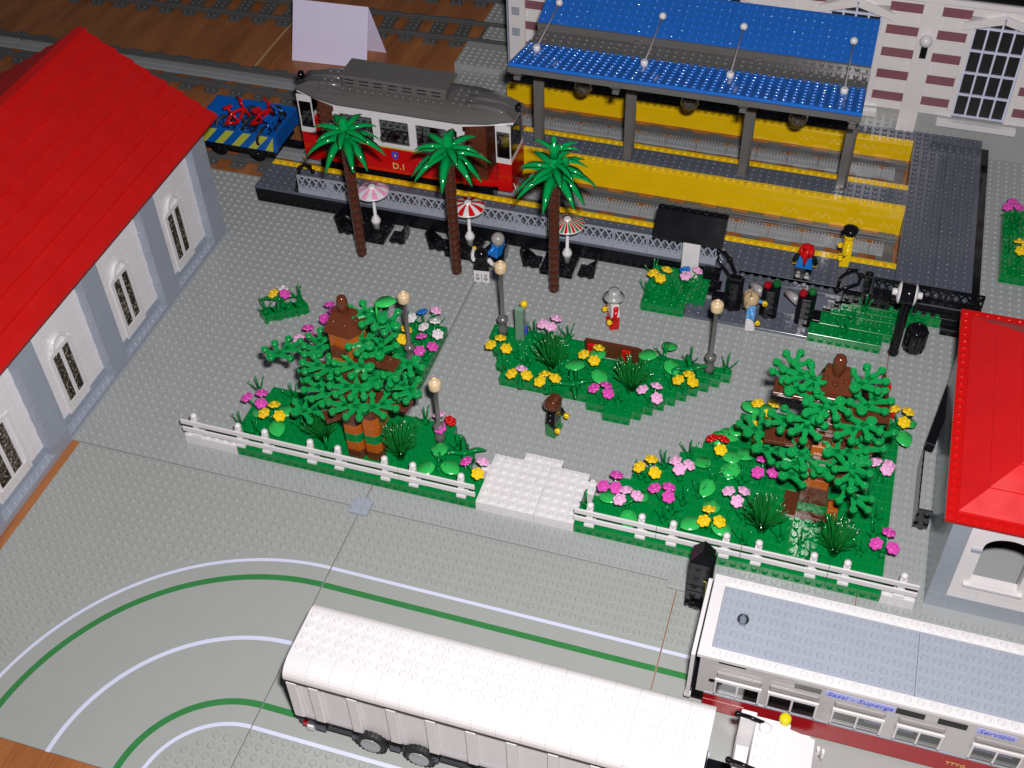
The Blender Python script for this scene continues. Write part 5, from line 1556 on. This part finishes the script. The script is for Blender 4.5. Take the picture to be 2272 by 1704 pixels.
# ================================================================== FLOWERS
def bloom_mb():
    b = MB()
    for i in range(6):
        a = 2*pi*i/6
        b.lathe([(.21, -.05), (.24, .0), (.24, .08), (.19, .13)], (.36*cos(a), .36*sin(a), 0), 12)
    b.lathe([(.32, -.06), (.36, 0), (.36, .13), (.3, .16)], (0, 0, 0), 14)
    b.lathe([(.2, .16), (.2, .3), (.16, .33), (.1, .33), (.09, .2)], (0, 0, 0), 12)
    return b
bm = {}
def bloom(colr):
    if colr not in bm:
        b = bloom_mb(); me = build('bloom', b, colr); bm[colr] = me.data; bpy.data.objects.remove(me)
    return bm[colr]
CM = {'m': 'mag', 'p': 'pink', 'y': 'fyel', 'w': 'white', 'b': 'mblue', 'r': 'red'}
FL = ['-15.7,7.9,m -14.5,8.9,m -13.9,7.5,m', '-12.5,7.7,y -13.0,6.3,y -11.3,6.4,y', '-13.1,23.7,m -12.7,21.4,m -12.2,22.7,m', '-13.9,19.5,m -13.1,18.3,m -14.1,17.5,p', '-3.4,24.1,w -2.6,25.4,b -1.2,26.0,p', '0.3,22.4,w -1.6,23.1,w -.7,24.3,w', '-1.3,21.6,m 0.4,20.4,m -0.7,19.4,m', '-3.3,22.2,y -3.2,20.6,y -5.4,22.2,y', '-5.2,21.0,p -5.6,22.4,p -6.0,21.2,p', '4.5,11.1,p 5.9,10.6,r 5.2,9.4,m', '9.2,5.9,m 10.8,6.3,p 10.8,4.7,y', '-20.1,23.7,y -18.8,24.0,m -19.4,24.8,w', '6.4,22.4,y 7.1,23.7,y 8.2,22.3,y', '10.9,27.1,p 12.1,28.4,p 11.9,26.9,p', '9.9,18.8,y 10.7,19.8,p 11.5,19.0,y', '13.1,18.5,y 13.3,19.7,y 14.5,19.4,y', '16.5,23.7,y 17.8,25.1,y 17.8,23.1,y', '18.8,19.1,m 19.9,19.9,m 20.4,18.8,m', '23.7,20.3,p 25.0,21.2,p 25.4,19.5,p', '27.0,22.7,y 27.9,23.8,y 28.5,22.8,y', '20.7,38.8,y 22.1,39.8,y 21.7,38.1,y', '24.1,40.4,b 24.4,39.3,p 25.5,40.6,p', '23.0,6.6,m 23.9,8.3,m 24.2,6.7,m', '25.2,6.7,p 24.9,5.4,p 26.4,6.3,p', '25.8,9.9,y 26.7,11.2,y 27.4,9.6,y', '29.0,11.7,p 29.6,10.7,p 30.4,11.5,p', '27.8,7.7,m 29.1,8.2,m 29.3,7.0,m', '34.7,9.3,p 36.1,9.7,p 35.7,8.3,p', '33.3,6.6,y 33.1,5.1,y 34.5,5.4,y', '35.5,21.6,y 37.1,22.0,y 36.8,20.3,y', '31.9,15.6,r 33.0,15.8,r 33.0,14.3,y', '35.7,18.6,y 36.4,16.7,y 36.6,18.0,y', '37.0,12.4,m 38.4,12.8,m 37.2,14.2,m', '48.9,24.6,y 50.3,24.6,y 50.0,23.0,y', '47.8,16.9,p 49.1,16.9,p 48.9,16.2,p', '49.8,8.5,m 48.8,6.9,m 50.3,6.8,m', '59.1,62.3,m 60.3,62.6,m 59.6,63.6,m', '60.5,55.8,y 60.7,54.1,y 61.3,55.2,y']
FLB = ['three magenta blooms at the left end of the bed behind the left fence', 'three yellow blooms above the left fence, beside the magenta ones', 'magenta blooms left of the striped tree top',
 'magenta and pink blooms behind the left branch of the striped tree', 'white, blue and pink blooms beyond the lamp post right of the striped tree', 'white blooms beside the floor seam, right of the striped tree',
 'magenta blooms at the foot of the lamp post right of the striped tree', 'yellow blooms left of the lamp post behind the striped tree', 'pink blooms half hidden behind the top right foliage of the striped tree',
 'pink, red and magenta blooms beside the lamp post near the white steps', 'magenta, pink and yellow blooms at the left edge of the white steps', 'yellow, magenta and white blooms on the small zigzag bed',
 'yellow blooms at the left tip of the middle bed below the lamp post', 'pink blooms behind the left spiky bush of the middle bed', 'two yellow and one pink bloom at the front left of the middle bed',
 'three yellow blooms above the head of the boy with brown hair', 'yellow blooms in front of the bench in the middle bed', 'three magenta blooms at the front of the middle bed', 'three pink blooms at the front right of the middle bed',
 'three yellow blooms near the right lamp post of the middle bed', 'three yellow blooms at the left of the bed below the black shelter', 'one blue and two pink blooms in front of the white shelter panel',
 'three magenta blooms at the right edge of the white steps', 'three pink blooms right of the white steps, above the fence', 'three yellow blooms at the tip of the large right bed', 'three pink blooms on the edge of the large right bed, beside the round leaves',
 'three magenta blooms in the middle of the front of the large right bed', 'three pink blooms left of the bush at the right tree foot', 'three yellow blooms above the black pointed cabinet',
 'three yellow blooms left of the right tree, farthest up the bed edge', 'two red blooms and a yellow one on the edge of the large right bed', 'yellow blooms half hidden under the left foliage of the right tree',
 'magenta blooms under the lower left foliage of the right tree', 'three yellow blooms at the far right corner of the large right bed', 'pink blooms at the right edge of the large bed, beside the right tree',
 'magenta blooms above the right end of the right fence', 'magenta blooms on the bed at the right edge of the picture', 'yellow blooms on the bed at the right edge of the picture']
for s_, lb in zip(FL, FLB):
    P = []
    for q in s_.split():
        a, c, k = q.split(','); P.append((float(a), float(c), k))
    mx = sum(p[0] for p in P)/3; my = sum(p[1] for p in P)/3
    zb = 1.2
    my -= .0
    T = Thing('flower_plant', lb, 'flowers', (mx, my, zb), 'three-bloom flower plants')
    b = MB(); b.lathe([(.34, 0), (.34, .3), (.22, .5), (.16, .8)], (0, 0, 0), 10)
    for (x, y, k) in P:
        b.tube([(0, 0, .4), ((x-mx)*.45, (y-my)*.45, 1.1), (x-mx, y-my, 2.2)], .1, 6)
    for a in (.3, 2.4, 4.5): b.tube([(0, 0, .2), (.5*cos(a), .5*sin(a), .8)], .09, 5, 0, .05)
    T.part('stems', b, 'green', world=False)
    for (x, y, k) in P:
        o = bpy.data.objects.new('bloom', bloom(CM[k])); col.objects.link(o); o.parent = T.o
        o.location = Vector((x-mx, y-my, 2.2))*S; o.scale = (1.14, 1.14, 1.14)
        dx, dy = x-mx, y-my
        ang = math.atan2(dy, dx); tl = .35+rnd.uniform(-.08, .12)
        o.rotation_euler = (Matrix.Rotation(ang, 3, 'Z') @ Matrix.Rotation(tl, 3, 'Y') @ Matrix.Rotation(rnd.uniform(0, 1), 3, 'Z')).to_euler()

# ================================================================== ROUND-LEAF PLANTS
LV = ['-14.2,7.4 -11.4,8.2 -11.4,5.6', '5.7,7.6 7.6,5.5 5.2,4.7', '15.7,22.9 18.7,22.0 17.7,25.3', '24.9,28.9 22.9,26.6 25.8,25.5', '23.6,6.4 26.5,7.4 26.1,4.2', '31.4,13.4 34.4,13.0 32.5,10.1', '33.4,8.0 31.9,5.2 34.8,5.5', '34.8,22.0 36.5,21.8 35.9,20.7', '34.2,18.4 32.4,16.8 33.4,17.6', '35.5,15.5 34.0,14.7 34.4,12.9', '47.9,24.3 50.6,24.4 50.3,21.8']
LVB = ['above the left end of the left fence', 'in front of the lamp post near the white steps', 'in the middle bed between the two spiky bushes', 'behind the bench corner in the middle bed', 'among the pink blooms right of the white steps',
       'in the middle of the large right bed', 'under the yellow blooms above the black cabinet', 'at the far left edge of the large right bed', 'beside the red blooms', 'left of the right tree, near the middle', 'at the far right corner of the large right bed']
for s_, lb in zip(LV, LVB):
    P = [tuple(float(v) for v in q.split(',')) for q in s_.split()]
    mx = sum(p[0] for p in P)/3; my = sum(p[1] for p in P)/3
    T = Thing('leafy_plant', 'plant with three bright round leaves ' + lb, 'plant', (mx, my, 1.2), 'plants with round leaves')
    b = MB(); b.lathe([(.36, 0), (.36, .3), (.2, .5)], (0, 0, 0), 10)
    for (x, y) in P: b.tube([(0, 0, .3), ((x-mx)*.3, (y-my)*.3, .9), ((x-mx)*.62, (y-my)*.62, 1.15)], .1, 6)
    T.part('stalks', b, 'green', world=False)
    for (x, y) in P:
        dx, dy = x-mx, y-my; d = math.hypot(dx, dy); a = math.atan2(dy, dx)
        b = MB(); R = Matrix.Translation((dx-1.0*cos(a), dy-1.0*sin(a), 1.15)) @ Matrix.Rotation(a, 4, 'Z') @ Matrix.Rotation(rnd.uniform(-.05, .3), 4, 'Y')
        roundleaf(b, R, 2.05, 1.7); T.part('leaf', b, 'leaf', world=False)

# ================================================================== GRASS SPRIGS
GS = [(-16.0, 10.8), (-12.0, 10.8), (2.7, 11.5), (-15.6, 5.6), (-11.5, 21.4), (-18.0, 25.6), (-20.9, 22.6), (7.2, 8.8), (-3.9, 24.9), (-9.3, 7.1), (6.4, 6.4), (-8.6, 10.8), (-1.2, 25.7),
      (9.9, 27.2), (13.7, 27.8), (24.5, 27.6), (27.4, 27.6), (31.4, 27.6), (9.0, 23.6), (8.5, 20.7), (14.3, 21.9), (16.6, 20.8), (21.3, 19.8), (12.4, 24.8), (11.2, 25.8), (26.3, 23.6),
      (20.4, 37.3), (23.4, 38.0), (20.4, 41.0), (24.5, 39.3), (43.6, 39.2), (44.6, 41.4), (49.5, 41.6), (42.8, 37.2), (25.9, 10.4), (27.8, 12.5), (30.0, 14.5), (30.6, 8.3), (29.8, 6.9), (29.2, 5.7), (35.6, 12.4), (31.8, 9.6), (37.0, 5.0),
      (21.6, 5.4), (36.7, 7.6), (40.3, 6.5), (42.2, 6.8), (47.6, 14.0), (48.6, 9.4), (48.6, 11.3), (43.2, 5.0), (47.6, 6.9), (46.3, 11.3), (60.3, 61.4), (59.7, 56.6),
      (-5.5, 4.8), (-13.5, 5.0), (10.5, 22.5), (24.5, 22.5), (38.5, 19.5), (46.5, 20.5)]
SHORT = ['magenta blooms at the left fence end', 'yellow blooms at the left fence end', 'magenta blooms left of the striped treetop', 'pink blooms behind the striped tree branch', 'white, blue and pink blooms', 'white blooms by the floor seam',
 'magenta blooms at the lamp post foot', 'yellow blooms left of the lamp post', 'pink blooms under the striped treetop', 'red bloom by the lamp post', 'blooms at the white steps', 'blooms on the zigzag bed',
 'yellow blooms at the middle bed tip', 'pink blooms behind the middle bush', 'yellow and pink blooms of the middle bed', 'yellow blooms above the boy', 'yellow blooms before the bench', 'magenta blooms of the middle bed', 'pink blooms of the middle bed',
 'yellow blooms by the right lamp post', 'yellow blooms by the black shelter', 'blooms before the white panel', 'magenta blooms right of the steps', 'pink blooms right of the steps', 'yellow blooms at the right bed tip', 'pink blooms on the right bed edge',
 'magenta blooms of the right bed', 'pink blooms left of the right bush', 'yellow blooms above the black cabinet', 'yellow blooms left of the right treetop', 'two red blooms', 'yellow blooms under the right foliage', 'magenta blooms under the right foliage',
 'yellow blooms in the far right bed corner', 'pink blooms right of the right tree', 'magenta blooms at the right fence end', 'magenta blooms at the picture edge', 'yellow blooms at the picture edge']
MARKS = []
for s_, nm in zip(FL, SHORT):
    q = [tuple(float(v) for v in a.split(',')[:2]) for a in s_.split()]
    MARKS.append((sum(a[0] for a in q)/3, sum(a[1] for a in q)/3, nm))
MARKS += [(x, y, 'spiky bush '+lb.replace('in the middle bed, ', '')) for (x, y), lb in zip(bs, bush_lab)]
MARKS += [(30.1, 38.9, 'first gate pillar'), (42.5, 38, 'right gate pillar with lamps'), (48.4, 36.6, 'black clock post'), (43, 11, 'trunk of the right tree')]
_seen = {}
def sprig_label(x, y):
    for d, mx, my, nm in sorted((math.hypot(x-a, y-c), a, c, n_) for a, c, n_ in MARKS):
        dx, dy = x-mx, y-my
        if abs(dx) > abs(dy): rel = 'right of' if dx > 0 else 'left of'
        else: rel = 'behind' if dy > 0 else 'in front of'
        lb = 'thin green grass sprig %s the %s' % (rel, nm)
        if lb not in _seen: break
    _seen[lb] = 1
    return lb
def sprig_mb(seed):
    r2 = random.Random(seed); b = MB()
    b.lathe([(.32, 0), (.34, .35), (.2, .6)], (0, 0, 0), 10)
    b.tube([(0, 0, .3), (r2.uniform(-.15, .15), r2.uniform(-.1, .1), 2.5+r2.uniform(-.3, .3))], .12, 6, 0, .08)
    for k in range(3):
        a = k*2*pi/3+r2.uniform(-.3, .3); L = r2.uniform(.8, 1.25)
        b.tube([(.15*cos(a), .15*sin(a), .25), (L*.55*cos(a), L*.55*sin(a), .9), (L*cos(a), L*sin(a), 1.7)], .1, 5, 0, .06)
    return b
protos = []
for i in range(4):
    o = build('grass_sprig', sprig_mb(i), 'green'); protos.append(o.data); bpy.data.objects.remove(o)
def where(x, y):
    if y > 50: return 'on the bed at the right edge of the picture'
    if y > 35 and x < 30: return 'on the bed below the black shelter'
    if y > 35: return 'on the bed left of the clock post'
    if x < -17: return 'on the small zigzag bed'
    if x < 12 and y < 13: return 'on the bed behind the left fence'
    if x < 4: return 'on the bed behind the striped tree'
    if 4 < x < 33 and y > 17.5 and inrects(BED_C, x, y): return 'on the middle garden bed'
    return 'on the large right garden bed'
for i, (x, y) in enumerate(GS):
    o = bpy.data.objects.new('grass_sprig', protos[i % 4]); col.objects.link(o)
    o.location = Vector((x, y, 1.2))*S; o.rotation_euler = (0, 0, rnd.uniform(0, 6.28))
    wz = where(x, y)
    tag(o, sprig_label(x, y), 'grass sprig', 'green grass sprigs ' + wz)
# green plants with broad blades (limb pieces)
for (x, y, z, lb) in ((8.2, 8.0, 1.2, 'green plant with four broad blades left of the white steps'), (-19.9, 24.4, 1.2, 'green plant with broad blades on the small zigzag bed'),
                      (16.2, 20.4, 1.2, 'green plant with flat blades at the front edge of the middle bed'), (27.8, 26.0, 1.2, 'green plant with broad blades in the right half of the middle bed'),
                      (44.6, 9.0, 1.2, 'green plant with flat blades right of the right tree foot'), (60.6, 63.0, 1.2, 'green plant with broad blades at the right edge of the picture')):
    T = Thing('bladed_plant', lb, 'plant', (x, y, z), 'green plants with broad blades')
    b = MB(); b.lathe([(.38, 0), (.42, .5), (.38, 1.1), (.25, 1.15)], (0, 0, 0), 12); T.part('stem', b, 'green', world=False)
    for k in range(4):
        b = MB(); vs, fs, sm = blade(2.5, .5, .6, .9)
        b.M = Matrix.Translation((0, 0, .75)) @ Matrix.Rotation(k*pi/2+.4, 4, 'Z'); b.add(vs, fs, 0, sm); T.part('blade', b, 'green', world=False)
